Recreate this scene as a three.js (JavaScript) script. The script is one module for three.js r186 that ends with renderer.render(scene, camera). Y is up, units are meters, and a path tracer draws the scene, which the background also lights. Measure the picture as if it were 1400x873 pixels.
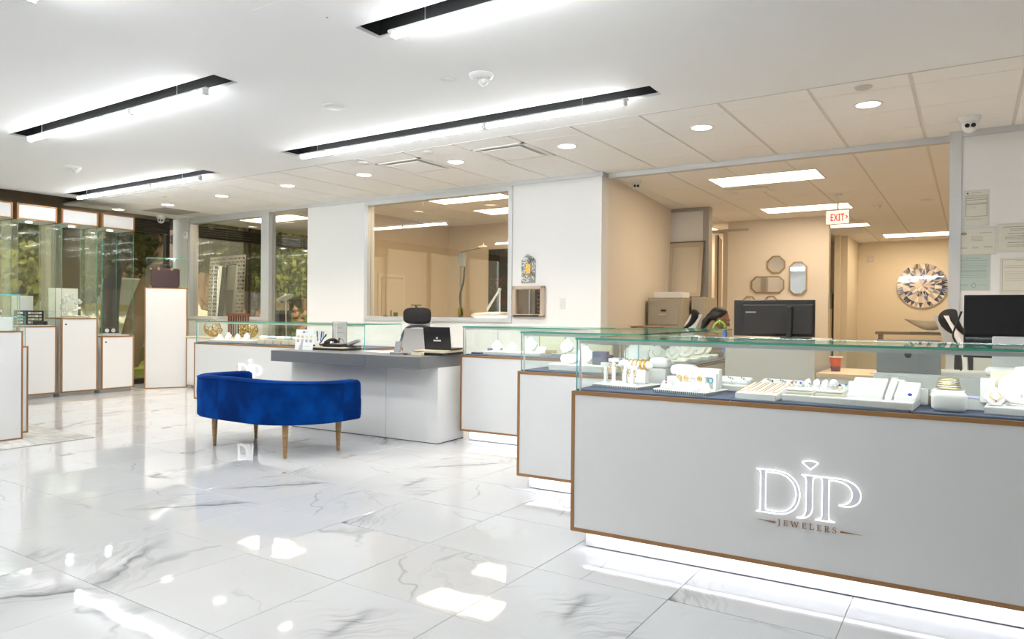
import * as THREE from 'three';
import { mergeGeometries, mergeVertices, toCreasedNormals } from 'three/addons/utils/BufferGeometryUtils.js';
import { RoundedBoxGeometry } from 'three/addons/geometries/RoundedBoxGeometry.js';
import { ImprovedNoise } from 'three/addons/math/ImprovedNoise.js';
import { MarchingCubes } from 'three/addons/objects/MarchingCubes.js';
import { TextGeometry } from 'three/addons/geometries/TextGeometry.js';
import { FontLoader } from 'three/addons/loaders/FontLoader.js';
import { RectAreaLightUniformsLib } from 'three/addons/lights/RectAreaLightUniformsLib.js';

// ---------------------------------------------------------------- camera, sky, sun, exposure
const scene = new THREE.Scene();
const EYE = 1.16, FOCAL = 966.35, YAW = 32.94 * Math.PI / 180, PITCH = 0.403 * Math.PI / 180, ROLL = 0.5 * Math.PI / 180;
const camera = new THREE.PerspectiveCamera(2 * Math.atan(436.5 / FOCAL) * 180 / Math.PI, 1400 / 873, 0.05, 300);
camera.position.set(0, EYE, 0);
camera.rotation.order = 'YXZ';
camera.rotation.set(-PITCH, YAW, ROLL);
scene.add(camera);
const renderer = new THREE.WebGLRenderer({ antialias: true });
renderer.toneMapping = THREE.LinearToneMapping;
renderer.toneMappingExposure = 2.66;
renderer.shadowMap.enabled = true;
RectAreaLightUniformsLib.init();
scene.background = new THREE.Color().setRGB(1.0, 1.05, 1.1);
const sun = new THREE.DirectionalLight(new THREE.Color().setRGB(1, 0.94, 0.82), 4.0);
sun.name = 'sun'; sun.position.set(22, 34, 6); sun.target.position.set(-20, 0, -12);
sun.castShadow = true; sun.shadow.mapSize.set(2048, 2048);
Object.assign(sun.shadow.camera, { left: -45, right: 45, top: 45, bottom: -45, near: 1, far: 140 });
scene.add(sun, sun.target);
const TUBE_GLOW = 16, TUBE_LIGHT = 13, COOL = [0.95, 0.98, 1.0], WARM = [1.0, 0.78, 0.52], SOFTWARM = [1.0, 0.86, 0.70];
const TROFFER_GLOW = 2.0, TROFFER_LIGHT = 3.0, DOWN_GLOW = 3, DOWN_LIGHT = 3.8, CASE_LIGHT = 17, KICK_LIGHT = 2.6;

// ---------------------------------------------------------------- helpers
let seed = 7; const rnd = (a = 0, b = 1) => { seed = (seed * 1664525 + 1013904223) >>> 0; return a + (b - a) * seed / 4294967296; };
const V = (x, y, z) => new THREE.Vector3(x, y, z);
const F0 = V(-Math.sin(YAW) * Math.cos(PITCH), -Math.sin(PITCH), -Math.cos(YAW) * Math.cos(PITCH)), R0 = V(Math.cos(YAW), 0, -Math.sin(YAW)), U0 = R0.clone().cross(F0);
const R1 = R0.clone().multiplyScalar(Math.cos(ROLL)).addScaledVector(U0, Math.sin(ROLL)), U1 = U0.clone().multiplyScalar(Math.cos(ROLL)).addScaledVector(R0, -Math.sin(ROLL));
const ray = (px, py) => F0.clone().addScaledVector(R1, (px - 700) / FOCAL).addScaledVector(U1, -(py - 436.5) / FOCAL);
const atY = (px, py, y) => { const d = ray(px, py); return d.multiplyScalar((y - EYE) / d.y).add(V(0, EYE, 0)); };   // a photo pixel on the level y
const atZ = (px, py, z) => { const d = ray(px, py); return d.multiplyScalar(z / d.z).add(V(0, EYE, 0)); };             // ... on a wall across z
const atX = (px, py, x) => { const d = ray(px, py); return d.multiplyScalar(x / d.x).add(V(0, EYE, 0)); };
const RC = 2.45 * Math.PI / 180, EU = V(Math.cos(RC), 0, -Math.sin(RC)), EW = V(Math.sin(RC), 0, Math.cos(RC));        // the counters stand a little turned in the room
const cu = (u, y, w) => EU.clone().multiplyScalar(u).addScaledVector(EW, w).setY(y);
const uw = (p) => [p.dot(EU), p.dot(EW)];
function clean(g) {
  let h = g.index ? g.toNonIndexed() : g.clone();
  for (const k of Object.keys(h.attributes)) if (!['position', 'normal', 'uv'].includes(k)) h.deleteAttribute(k);
  if (!h.attributes.normal) h.computeVertexNormals();
  if (!h.attributes.uv) h.setAttribute('uv', new THREE.BufferAttribute(new Float32Array(h.attributes.position.count * 2), 2));
  h.morphAttributes = {}; h.clearGroups?.();
  return h;
}
const merge = (list) => list.length === 1 ? list[0] : mergeGeometries(list.map(clean));
const bx = (x0, x1, y0, y1, z0, z1) => new THREE.BoxGeometry(Math.abs(x1 - x0), Math.abs(y1 - y0), Math.abs(z1 - z0)).translate((x0 + x1) / 2, (y0 + y1) / 2, (z0 + z1) / 2);
const rbx = (x0, x1, y0, y1, z0, z1, r = 0.004, s = 2) => new RoundedBoxGeometry(Math.abs(x1 - x0), Math.abs(y1 - y0), Math.abs(z1 - z0), s, Math.min(r, 0.49 * Math.min(Math.abs(x1 - x0), Math.abs(y1 - y0), Math.abs(z1 - z0)))).translate((x0 + x1) / 2, (y0 + y1) / 2, (z0 + z1) / 2);
const cyl = (r0, r1, y0, y1, x = 0, z = 0, n = 20) => new THREE.CylinderGeometry(r1, r0, y1 - y0, n).translate(x, (y0 + y1) / 2, z);   // r0 at the bottom
const ball = (r, x, y, z, n = 14) => new THREE.SphereGeometry(r, n, Math.max(6, n >> 1)).translate(x, y, z);
const tube = (pts, r, n = 24, rad = 8, closed = false) => new THREE.TubeGeometry(new THREE.CatmullRomCurve3(pts.map((p) => p.isVector3 ? p : V(...p)), closed, 'centripetal'), n, r, rad, closed);
const bar = (a, b, r, n = 8, r1 = r) => { const A = V(...a), B = V(...b), d = B.clone().sub(A), g = new THREE.CylinderGeometry(r1, r, d.length(), n); g.applyQuaternion(new THREE.Quaternion().setFromUnitVectors(V(0, 1, 0), d.normalize())); return g.translate((A.x + B.x) / 2, (A.y + B.y) / 2, (A.z + B.z) / 2); };
const lathe = (pts, n = 24) => new THREE.LatheGeometry(pts.map(([x, y]) => new THREE.Vector2(x, y)), n);
const extr = (pts, depth, bevel = 0, holes = []) => { const s = new THREE.Shape(pts.map((p) => new THREE.Vector2(...p))); for (const h of holes) s.holes.push(new THREE.Path(h.map((p) => new THREE.Vector2(...p)))); return new THREE.ExtrudeGeometry(s, { depth, bevelEnabled: bevel > 0, bevelSize: bevel, bevelThickness: bevel, bevelSegments: 2, curveSegments: 16 }); };
const ring = (R, r, x, y, z, rx = Math.PI / 2, rz = 0, n = 20) => { const g = new THREE.TorusGeometry(R, r, 6, n); g.rotateX(rx); g.rotateZ(rz); return g.translate(x, y, z); };
function boxUV(g, s = 1, ox = 0, oy = 0) {   // uv in metres from the dominant face direction
  g = clean(g); const p = g.attributes.position, n = g.attributes.normal, uv = g.attributes.uv;
  for (let i = 0; i < p.count; i++) {
    const ax = Math.abs(n.getX(i)), ay = Math.abs(n.getY(i)), az = Math.abs(n.getZ(i));
    const [a, b] = ay >= ax && ay >= az ? [p.getX(i), -p.getZ(i)] : ax >= az ? [p.getZ(i), p.getY(i)] : [p.getX(i), p.getY(i)];
    uv.setXY(i, a * s + ox, b * s + oy);
  }
  return g;
}
const taken = new Map();
const numbered = (name) => { const n = taken.get(name) ?? 0; taken.set(name, n + 1); return n ? `${name}_${String(n).padStart(3, '0')}` : name; };
const shade = (o) => { o.castShadow = true; o.receiveShadow = true; return o; };
function part(name, geo, m, parent, label) {
  const o = shade(new THREE.Mesh(Array.isArray(geo) ? merge(geo) : geo, m)); o.name = name; parent.add(o);
  if (label) o.userData.label = label;
  return o;
}
function each(name, list, m, parent, label) { for (const g of list) part(name, g, m, parent, label); }
function tag(o, label, category, group, kind) { o.userData = { label, category }; if (group) o.userData.group = group; if (kind) o.userData.kind = kind; return o; }
function thing(name, label, category, pos = [0, 0, 0], turn = 0, group, kind) {
  const o = new THREE.Group(); o.name = numbered(name); scene.add(o);
  if (pos.isVector3) o.position.copy(pos); else o.position.set(...pos);
  o.rotation.y = turn; return tag(o, label, category, group, kind);
}
function solo(name, geo, m, label, category, pos = [0, 0, 0], turn = 0, group, kind) {   // a thing that is one mesh
  const o = shade(new THREE.Mesh(Array.isArray(geo) ? merge(geo) : geo, m)); o.name = numbered(name); scene.add(o);
  if (pos.isVector3) o.position.copy(pos); else o.position.set(...pos);
  o.rotation.y = turn; return tag(o, label, category, group, kind);
}
function copyOf(src, pos, turn = 0, label, group) {
  const o = src.clone(); o.name = numbered(src.name.replace(/_\d{3}$/, '')); scene.add(o);
  if (pos.isVector3) o.position.copy(pos); else o.position.set(...pos);
  o.rotation.y = turn; o.userData = { ...src.userData }; if (label) o.userData.label = label; if (group) o.userData.group = group;
  return o;
}
const room = (name, label, geo, m) => geo ? solo(name, geo, m, label, name.split('_')[0], [0, 0, 0], 0, null, 'structure') : thing(name, label, name.split('_')[0], [0, 0, 0], 0, null, 'structure');
function areaLight(parent, w, h, pos, aim, color, intensity) {   // shines along aim
  const l = new THREE.RectAreaLight(new THREE.Color().setRGB(...color), intensity, w, h); l.name = parent.name + '_glow';
  l.position.set(...pos); parent.add(l); l.up.set(Math.abs(aim[1]) > 0.9 ? 0 : 0, Math.abs(aim[1]) > 0.9 ? 0 : 1, Math.abs(aim[1]) > 0.9 ? 1 : 0);
  const m = new THREE.Matrix4().lookAt(V(0, 0, 0), V(...aim), l.up); l.quaternion.setFromRotationMatrix(m);
  return l;
}
// ---------------------------------------------------------------- textures and materials
const perlin = new ImprovedNoise();
function dataTex(n, fn, srgb = true, rep = true) {
  const d = new Uint8Array(n * n * 4);
  for (let y = 0; y < n; y++) for (let x = 0; x < n; x++) { const c = fn(x / n, y / n, x, y), o = (y * n + x) * 4; d[o] = c[0]; d[o + 1] = c[1]; d[o + 2] = c[2]; d[o + 3] = 255; }
  const t = new THREE.DataTexture(d, n, n); t.magFilter = THREE.LinearFilter; t.minFilter = THREE.LinearMipmapLinearFilter; t.generateMipmaps = true;
  if (rep) t.wrapS = t.wrapT = THREE.RepeatWrapping; if (srgb) t.colorSpace = THREE.SRGBColorSpace; t.needsUpdate = true; return t;
}
function canvasTex(w, h, draw) { const c = document.createElement('canvas'); c.width = w; c.height = h; const x = c.getContext('2d'); draw(x, w, h); const t = new THREE.CanvasTexture(c); t.colorSpace = THREE.SRGBColorSpace; t.magFilter = THREE.LinearFilter; return t; }
const fbm = (x, y, z, o = 4) => { let s = 0, a = 1, t = 0; for (let i = 0; i < o; i++) { s += a * perlin.noise(x, y, z); t += a; a *= 0.5; x *= 2.03; y *= 2.03; } return s / t; };
const sstep = (a, b, x) => { x = Math.min(1, Math.max(0, (x - a) / (b - a))); return x * x * (3 - 2 * x); };
const mat = (hex, rough = 0.6, metal = 0, more = {}) => new THREE.MeshPhysicalMaterial({ color: Array.isArray(hex) ? new THREE.Color().setRGB(...hex) : new THREE.Color(hex), roughness: rough, metalness: metal, ...more });
const glow = (rgb, k, base = 0xffffff) => new THREE.MeshStandardMaterial({ color: base, roughness: 0.5, emissive: new THREE.Color().setRGB(...rgb), emissiveIntensity: k });
const fineNoise = dataTex(256, (u, v, x, y) => { const k = 128 + 90 * perlin.noise(x * 0.31, y * 0.31, 3.3) + 50 * perlin.noise(x * 0.83, y * 0.83, 9.1); return [k, k, k]; }, false);
const rep = (t, x, y = x) => { const c = t.clone(); c.repeat.set(x, y); c.needsUpdate = true; return c; };
// marble porcelain: white ground with feathered grey veins, a sheet of 2.52 m
const marbleTex = dataTex(1536, (u, v) => {
  const X = u * 2.52, Y = v * 2.52, c = Math.cos(0.7), s = Math.sin(0.7), A = X * c + Y * s, B = (Y * c - X * s);   // veins run along A
  const w1 = 0.30 * fbm(A * 0.9, B * 1.6, 1.7, 5), w2 = 0.10 * fbm(A * 4, B * 4, 6.4, 3);
  const a = perlin.noise(A * 0.55 + 3.1, (B + w1 + w2) * 1.9, 8.4), patch = sstep(0.0, 0.34, fbm(A * 0.9 + 3, B * 1.7, 12.2, 2));
  const near = Math.max(0, 1 - Math.abs(a) * 3.6) * patch, core = Math.pow(Math.max(0, 1 - Math.abs(a) * 20), 1.5) * patch;
  const streak = Math.pow(Math.max(0, 1 - Math.abs(fbm(A * 2.2, (B + w1 + w2 * 1.6) * 13, 17.9, 3)) * 4.2), 2) * near;
  const smear = sstep(-0.05, 0.5, fbm(A * 3, (B + w1) * 9, 23.3, 4)) * near * near;
  const hx = A + 0.25 * fbm(X * 2.1, Y * 2.1, 33.3, 4), hy = B + 0.25 * fbm(X * 2.1 + 7, Y * 2.1, 35.1, 4);
  const hair = Math.pow(Math.max(0, 1 - Math.abs(perlin.noise(hx * 1.5, hy * 2.0, 21.5)) * 42), 1.5) * sstep(0.02, 0.3, fbm(X * 1.5 + 11, Y * 1.5 + 4, 30.1, 2));
  const k = Math.min(1, 0.62 * core + 0.52 * streak + 0.46 * smear + 0.42 * hair), g = 206 + 6 * fbm(X * 1.3, Y * 1.3, 40.2, 4) - 84 * k;
  return [g, g + 0.5 + 2 * k, g + 1 + 4 * k];
});
const waveTex = dataTex(256, (u, v) => { const k = 128 + 120 * fbm(u * 7, v * 7, 2.2, 2); return [k, k, k]; }, false);
const marble = mat(0xffffff, 0.035, 0, { map: marbleTex, bumpMap: rep(waveTex, 1.3), bumpScale: 0.0012, ior: 1.5 });
const grout = mat(0x9c9a95, 0.8);
const paint = mat([0.77, 0.77, 0.76], 0.55, 0, { bumpMap: rep(fineNoise, 1.5), bumpScale: 0.0006 });
const ceilPaint = mat([0.90, 0.90, 0.90], 0.75, 0, { bumpMap: rep(fineNoise, 1.2), bumpScale: 0.0005 });
const tilePaint = mat([0.92, 0.905, 0.88], 0.9, 0, { bumpMap: rep(fineNoise, 6), bumpScale: 0.0008 });
const gridPaint = mat([0.74, 0.71, 0.67], 0.6);
const beige = mat([0.80, 0.74, 0.66], 0.6, 0, { bumpMap: rep(fineNoise, 1.5), bumpScale: 0.0006 });
const alu = mat([0.60, 0.615, 0.62], 0.42, 0.35);
const aluDark = mat([0.25, 0.25, 0.25], 0.45, 0.5);
const bronzeFrame = mat([0.035, 0.028, 0.022], 0.5, 0.2);
const laminate = mat([0.77, 0.77, 0.765], 0.28);
const copper = mat([0.36, 0.185, 0.075], 0.38, 0.25);
const blackGap = mat([0.012, 0.012, 0.013], 0.8);
const blackPlastic = mat([0.012, 0.012, 0.013], 0.42);
const blackFabric = mat([0.014, 0.014, 0.016], 0.9, 0, { sheen: 0.3, bumpMap: rep(fineNoise, 10), bumpScale: 0.001 });
const whitePlastic = mat([0.80, 0.80, 0.80], 0.4);
const greyPlastic = mat([0.30, 0.31, 0.32], 0.45);
const slabGrey = mat([0.165, 0.172, 0.182], 0.35);
const deckFabric = mat([0.075, 0.095, 0.155], 0.85, 0, { bumpMap: rep(fineNoise, 12), bumpScale: 0.0006 });
const leatherette = mat([0.84, 0.83, 0.81], 0.5, 0, { bumpMap: rep(fineNoise, 9), bumpScale: 0.0006 });
const leatherGrey = mat([0.66, 0.65, 0.62], 0.6, 0, { bumpMap: rep(fineNoise, 9), bumpScale: 0.0006 });
const cream = mat([0.80, 0.74, 0.56], 0.6);
const gold = mat([0.86, 0.52, 0.14], 0.22, 1);
const silver = mat([0.82, 0.83, 0.85], 0.15, 1);
const chrome = mat([0.75, 0.76, 0.78], 0.1, 1);
const gemBlue = mat([0.02, 0.04, 0.45], 0.08, 0, { clearcoat: 1 });
const gemAqua = mat([0.10, 0.42, 0.62], 0.08, 0, { clearcoat: 1 });
const gemRed = mat([0.45, 0.05, 0.02], 0.1, 0, { clearcoat: 1 });
const diamond = mat([0.9, 0.92, 0.95], 0.03, 0.6, { clearcoat: 1 });
const pane = new THREE.MeshPhysicalMaterial({ color: new THREE.Color().setRGB(0.97, 0.99, 0.98), roughness: 0, specularIntensity: 0.6, transmission: 1, thickness: 0, ior: 1.5 });
const clearPane = new THREE.MeshPhysicalMaterial({ color: new THREE.Color().setRGB(0.95, 0.955, 0.94), roughness: 0, transmission: 1, thickness: 0, ior: 1.52 });
const tintPane = new THREE.MeshPhysicalMaterial({ color: new THREE.Color().setRGB(0.66, 0.62, 0.50), roughness: 0, transmission: 1, thickness: 0, ior: 1.52 });
const glassEdge = mat([0.035, 0.33, 0.20], 0.12, 0, { clearcoat: 1 });
const glassEdgeBlue = mat([0.12, 0.50, 0.52], 0.12, 0, { clearcoat: 1 });
const whiteGold = mat([0.9, 0.88, 0.84], 0.3, 0.7);
const mirrorGlass = mat([0.80, 0.80, 0.78], 0.02, 1);
const woodTex = dataTex(256, (u, v) => { const g = fbm(u * 3, v * 40, 2.1, 4) + 0.5 * fbm(u * 9, v * 120, 5.1, 2); return [176 + 40 * g, 140 + 36 * g, 96 + 30 * g]; });
const oak = mat(0xffffff, 0.5, 0, { map: woodTex });
const paleWoodTex = dataTex(256, (u, v) => { const g = fbm(u * 3, v * 30, 7.1, 4); return [214 + 26 * g, 200 + 26 * g, 176 + 26 * g]; });
const paleWood = mat(0xffffff, 0.5, 0, { map: paleWoodTex });
const redWood = mat([0.17, 0.055, 0.025], 0.45);
const steelCase = mat([0.42, 0.38, 0.30], 0.5);
// ---------------------------------------------------------------- room shell
const C = 2.70, ZB = -6.9, XL = -11.15, XR = 3.0, ZF = 2.6, SOFF = -5.09;
{ // floor: a grout bed with a tile each; the tiles the photograph shows are pieces of their own, the rest of the bed is laid behind the camera
  const fl = room('floor', 'polished white marble tile floor with grey veins across the showroom');
  part('grout_bed', bx(XL - 0.3, XR + 0.2, -0.12, -0.0035, ZB - 0.1, ZF + 0.2), grout, fl);
  const TX = 0.63, TZ = 0.612, X0 = -0.395, Z0 = -1.548, gap = 0.0026;
  const makeTile = (ou, ov, turn) => {
    const w = TX - gap, d = TZ - gap, c = 0.0012, h = 0.01, P = [], N = [], UVs = [];
    const face = (q, n) => { for (const i of [0, 1, 2, 0, 2, 3]) { P.push(...q[i]); N.push(...n); let a = q[i][0] / 2.52, b = -q[i][2] / 2.52; if (turn & 1) [a, b] = [b, -a]; if (turn & 2) { a = -a; b = -b; } UVs.push(a + ou, b + ov); } };
    const o = [[-w / 2, d / 2], [w / 2, d / 2], [w / 2, -d / 2], [-w / 2, -d / 2]], i = o.map(([x, z]) => [x - Math.sign(x) * c, z - Math.sign(z) * c]);
    face(i.map(([x, z]) => [x, 0, z]), [0, 1, 0]);
    for (let k = 0; k < 4; k++) {
      const l = (k + 1) % 4, n = [[0, 0, 1], [1, 0, 0], [0, 0, -1], [-1, 0, 0]][k], s = Math.SQRT1_2;
      face([[o[k][0], -c, o[k][1]], [o[l][0], -c, o[l][1]], [i[l][0], 0, i[l][1]], [i[k][0], 0, i[k][1]]], [n[0] * s, s, n[2] * s]);
      face([[o[k][0], -h, o[k][1]], [o[l][0], -h, o[l][1]], [o[l][0], -c, o[l][1]], [o[k][0], -c, o[k][1]]], n);
    }
    const g = new THREE.BufferGeometry(); g.setAttribute('position', new THREE.Float32BufferAttribute(P, 3)); g.setAttribute('normal', new THREE.Float32BufferAttribute(N, 3)); g.setAttribute('uv', new THREE.Float32BufferAttribute(UVs, 2)); return g;
  };
  const kinds = []; for (let k = 0; k < 16; k++) kinds.push(makeTile((k % 4) * 0.25 + 0.125, (k >> 2) * 0.25 + 0.125, (k * 7) % 4));
  const rest = [];
  for (let i = -18; i < 6; i++) for (let j = -7; j < 9; j++) {
    const x = X0 + (i + 0.5) * TX, z = Z0 + (j - 2 + 0.5) * TZ; if (x < XL - 0.2 || z < ZB - 0.1 || z > ZF + 0.2 || x > XR + 0.1) continue;
    const k = Math.floor(rnd(0, 16)), d = F0.x * x + F0.z * z, s = (R0.x * x + R0.z * z) / Math.max(d, 0.01);
    const seen = d > 1.5 && Math.abs(s) < 0.85 && !(x > -1.2 && z < -3.5) && z > -6.4;
    if (seen) { const t = part('floor_tile', kinds[k], marble, fl); t.position.set(x, 0, z); t.rotation.set(rnd(-1, 1) * 0.0015, 0, rnd(-1, 1) * 0.0015); }
    else rest.push(kinds[k].clone().translate(x, 0, z));
  }
  const r = part('floor_tiling', rest, marble, fl); r.userData.kind = 'stuff';
}
// ceiling: plasterboard with cut slots, a tiled strip along the back and the tiled offices
const SLOTS = [[-7.10, -4.14, -2.985, -2.80], [-10.1, -7.0, -4.83, -4.62], [-5.58, -1.82, -4.70, -4.48], [-2.80, -0.55, -2.93, -2.74], [-3.97, -0.9, -1.68, -1.49], [-8.6, -5.4, -1.68, -1.49], [-7.1, -4.1, 0.15, 0.34], [-3.5, -1.5, 0.15, 0.34]];  // the slot over the rug is unseen, added to light the left side
const XP = -10.33;   // the plasterboard ends before the window wall in an open shade pocket
{
  const ce = room('ceiling', 'white plasterboard ceiling with black slots and a tiled strip along the back wall');
  const rect = ([a, b, c, d]) => [[a, -c], [b, -c], [b, -d], [a, -d]];
  const g = extr([[XP, -ZF - 0.2], [XR + 0.2, -ZF - 0.2], [XR + 0.2, -SOFF], [XP, -SOFF]], 0.02, 0, SLOTS.map(rect)); g.rotateX(-Math.PI / 2); g.translate(0, C, 0);
  part('plasterboard', boxUV(g), ceilPaint, ce);
  for (const [a, b, c, d] of SLOTS) part('slot_liner', [bx(a, b, C + 0.018, C + 0.2, c - 0.01, c), bx(a, b, C + 0.018, C + 0.2, d, d + 0.01), bx(a - 0.01, a, C + 0.018, C + 0.2, c - 0.01, d + 0.01), bx(b, b + 0.01, C + 0.018, C + 0.2, c - 0.01, d + 0.01), bx(a - 0.01, b + 0.01, C + 0.2, C + 0.21, c - 0.01, d + 0.01)], blackGap, ce, 'black painted slot in the ceiling');
  part('shade_pocket', [bx(XL - 0.2, XP, C + 0.16, C + 0.2, SOFF, ZF + 0.2), bx(XP - 0.015, XP, C, C + 0.18, SOFF, ZF + 0.2)], mat([0.42, 0.36, 0.30], 0.7), ce);
  part('soffit_edge', bx(XP, XR, C - 0.002, C + 0.012, SOFF - 0.012, SOFF + 0.002), mat([0.62, 0.62, 0.61], 0.6), ce);
  // tiled strip: 0.606 m pitch, grid bars a little above the tile faces
  const GX = (k) => -0.336 - 0.606 * k, zs = [SOFF - 0.012, -5.36, -5.965, -6.575, -7.02], kinds = new Map();
  const tile = (w, d) => { const k = w.toFixed(3) + d.toFixed(3); if (!kinds.has(k)) kinds.set(k, boxUV(rbx(-w / 2, w / 2, 0, 0.014, -d / 2, d / 2, 0.004, 1))); return kinds.get(k); };
  globalThis.holes = [];
  const skip = (x, z) => [[-3.7, -5.66], [-4.93, -5.66], [-10.4, -6.5]].some(([a, b]) => Math.abs(a - x) < 0.3 && Math.abs(b - z) < 0.3);
  for (let k = -6; k < 19; k++) for (let j = 0; j < 4; j++) {
    const xa = Math.max(GX(k + 1), XL), xb = Math.min(GX(k), XR); if (xb - xa < 0.05) continue;
    const x = (xa + xb) / 2, z = (zs[j] + zs[j + 1]) / 2; if (skip(x, z)) continue;
    part('ceiling_tile', tile(xb - xa - 0.022, zs[j] - zs[j + 1] - 0.007), tilePaint, ce).position.set(x, C, z);
  }
  part('grid_bars', bx(XL, XR, C + 0.006, C + 0.03, -7.02, SOFF), gridPaint, ce);
  // offices and workshop behind: tiles of 0.606 by 1.212
  const oz = []; for (let z = -7.02; z > -16.4; z -= 1.212) oz.push(z); oz.push(-16.3);
  for (let k = -4; k < 6; k++) for (let j = 0; j + 1 < oz.length; j++) {
    const xa = Math.max(GX(k + 1), -3.85), xb = Math.min(GX(k), 2.2); if (xb - xa < 0.05) continue;
    part('ceiling_tile', tile(xb - xa - 0.020, oz[j] - oz[j + 1] - 0.008), tilePaint, ce).position.set((xa + xb) / 2, C, (oz[j] + oz[j + 1]) / 2);
  }
  for (let k = 6; k < 19; k++) for (let j = 0; j < 4; j++) {
    const xa = Math.max(GX(k + 1), XL), xb = GX(k); if (xb - xa < 0.05) continue;
    part('ceiling_tile', tile(xb - xa - 0.020, oz[j] - oz[j + 1] - 0.008), tilePaint, ce).position.set((xa + xb) / 2, C, (oz[j] + oz[j + 1]) / 2);
  }
  part('grid_bars', [bx(-3.85, 2.2, C + 0.006, C + 0.03, -16.4, -7.02), bx(XL, -3.85, C + 0.006, C + 0.03, -11.9, -7.02)], gridPaint, ce);
  part('roof_slab', bx(XL - 0.3, XR + 0.3, C + 0.24, C + 0.4, -16.6, ZF + 0.3), mat([0.3, 0.3, 0.3], 0.9), ce);
}
// walls
const ZBb = ZB - 0.17;
{ const w = room('wall_back', 'white back wall with two interior windows beside the doorless office opening');
  const slab = (a, b, y0, y1) => part('wall_panel', boxUV(bx(a, b, y0, y1, ZBb, ZB)), paint, w);
  slab(-6.83, -4.47, 0, 1.064); slab(-7.966, -6.83, 0, C); slab(-4.47, -3.335, 0, C); slab(-10.84, -8.925, 0, 1.039);
  slab(-0.07, XR, 0, C);
  part('head_channel', [bx(-10.8, -3.316, C - 0.045, C, ZB + 0.0005, ZB + 0.02), bx(-3.314, -0.157, C - 0.05, C, ZBb - 0.03, ZBb + 0.05), bx(-3.334, -3.315, C - 0.046, C, ZBb, ZB), bx(-0.067, XR, C - 0.05, C, ZB + 0.0005, ZB + 0.02)], alu, w, 'grey metal channel along the ceiling');
}
room('wall_right', 'white side wall of the showroom beyond the frame', boxUV(bx(XR, XR + 0.2, 0, C + 0.1, -16.4, ZF + 0.2)), paint);
room('wall_front', 'white showroom wall behind the viewpoint', boxUV(bx(XL, XR, 0, C + 0.1, ZF, ZF + 0.2)), paint);
room('wall_office_left', 'warm beige side wall of the office behind the opening', boxUV(extr([[-3.345, 7.07], [-3.65, 9.85], [-3.72, 9.85], [-3.45, 7.07]], C).rotateX(-Math.PI / 2).scale(1, 1, 1)), beige);
room('wall_office_stub', 'short grey white wall behind the leaning mirror', boxUV(bx(-3.72, -3.17, 0, C, -9.97, -9.85)), paint);
room('trim_1', 'grey metal post at the end of the short office wall', [bx(-3.175, -3.09, 0, C, -9.985, -9.835), bx(-3.64, -3.17, C - 0.05, C, -9.86, -9.83)], mat([0.42, 0.40, 0.37], 0.5, 0.2));
room('wall_mirrors', 'warm beige office wall carrying the octagonal mirrors', boxUV(bx(-3.33, -1.805, 0, C, -11.75, -11.6)), beige);
room('trim_2', 'beige door frame beside the mirror wall', [bx(-3.40, -3.33, 0, C - 0.12, -11.76, -11.57), bx(-3.9, -3.0, C - 0.16, C - 0.12, -11.75, -11.59)], mat([0.55, 0.50, 0.43], 0.5));
room('wall_far', 'warm cream end wall behind the round diamond picture', boxUV(bx(-4.6, 2.2, 0, C, -16.3, -16.15)), mat([0.82, 0.74, 0.60], 0.65));
room('wall_far_left', 'cream column wall beside the far cabinets', boxUV(merge([bx(-2.1, -1.95, 0, C, -16.2, -14.63), bx(-2.16, -2.06, 0, C, -14.7, -14.5)])), mat([0.82, 0.74, 0.60], 0.65));
room('wall_office_right', 'cream right wall of the offices', boxUV(bx(2.2, 2.3, 0, C, -16.4, ZBb)), beige);
room('wall_passage', 'beige wall closing the passage behind the mirror wall', boxUV(merge([bx(-4.7, -4.6, 0, C, -16.3, -9.9), bx(-4.6, -3.5, 0, C, -13.2, -13.1)])), beige);
room('floor_office', 'light floor of the offices behind the back wall', boxUV(bx(XL - 0.2, 2.3, -0.1, 0, -16.4, ZB - 0.1)), mat([0.55, 0.50, 0.44], 0.5));
room('trim_3', 'grey metal post where the office opening ends', bx(-0.155, -0.0705, 0, C, ZBb - 0.02, ZB + 0.015), alu);
// workshop behind the interior windows
room('wall_workshop_back', 'tan back wall of the workshop seen through the interior window', boxUV(bx(-7.85, -3.5, 0, C, -10.0, -9.87)), mat([0.72, 0.62, 0.48], 0.65));
room('wall_workshop_left', 'tan partition at the left of the workshop', boxUV(merge([bx(-7.87, -7.75, 0, C, -9.87, ZBb)])), mat([0.72, 0.62, 0.48], 0.65));
room('wall_workshop_right', 'tan side of the workshop beside the office', boxUV(bx(-3.80, -3.74, 0, C, -9.87, ZBb)), mat([0.72, 0.62, 0.48], 0.65));
room('wall_corner_office', 'far wall of the corner office behind the left interior window', boxUV(merge([bx(XL, -7.87, 0, C, -11.9, -11.8), bx(-7.90, -7.87, 0, C, -11.8, -9.87)])), mat([0.72, 0.66, 0.55], 0.65));
function windowUnit(n, label, x0, x1, y0, y1, fw, extra) {
  const w = room('window_' + n, label);
  part('window_frame', [bx(x0, x0 + fw, y0, y1, ZB - 0.1, ZB + 0.018), bx(x1 - fw, x1, y0, y1, ZB - 0.1, ZB + 0.018), bx(x0 + fw, x1 - fw, y0, y0 + fw, ZB - 0.1, ZB + 0.018), bx(x0 + fw, x1 - fw, y1 - fw, y1, ZB - 0.1, ZB + 0.018)], alu, w);
  for (const [a, b] of extra) part('pane', bx(a, b, y0 + fw, y1 - fw, ZB - 0.052, ZB - 0.044), clearPane, w);
  return w;
}
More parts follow.
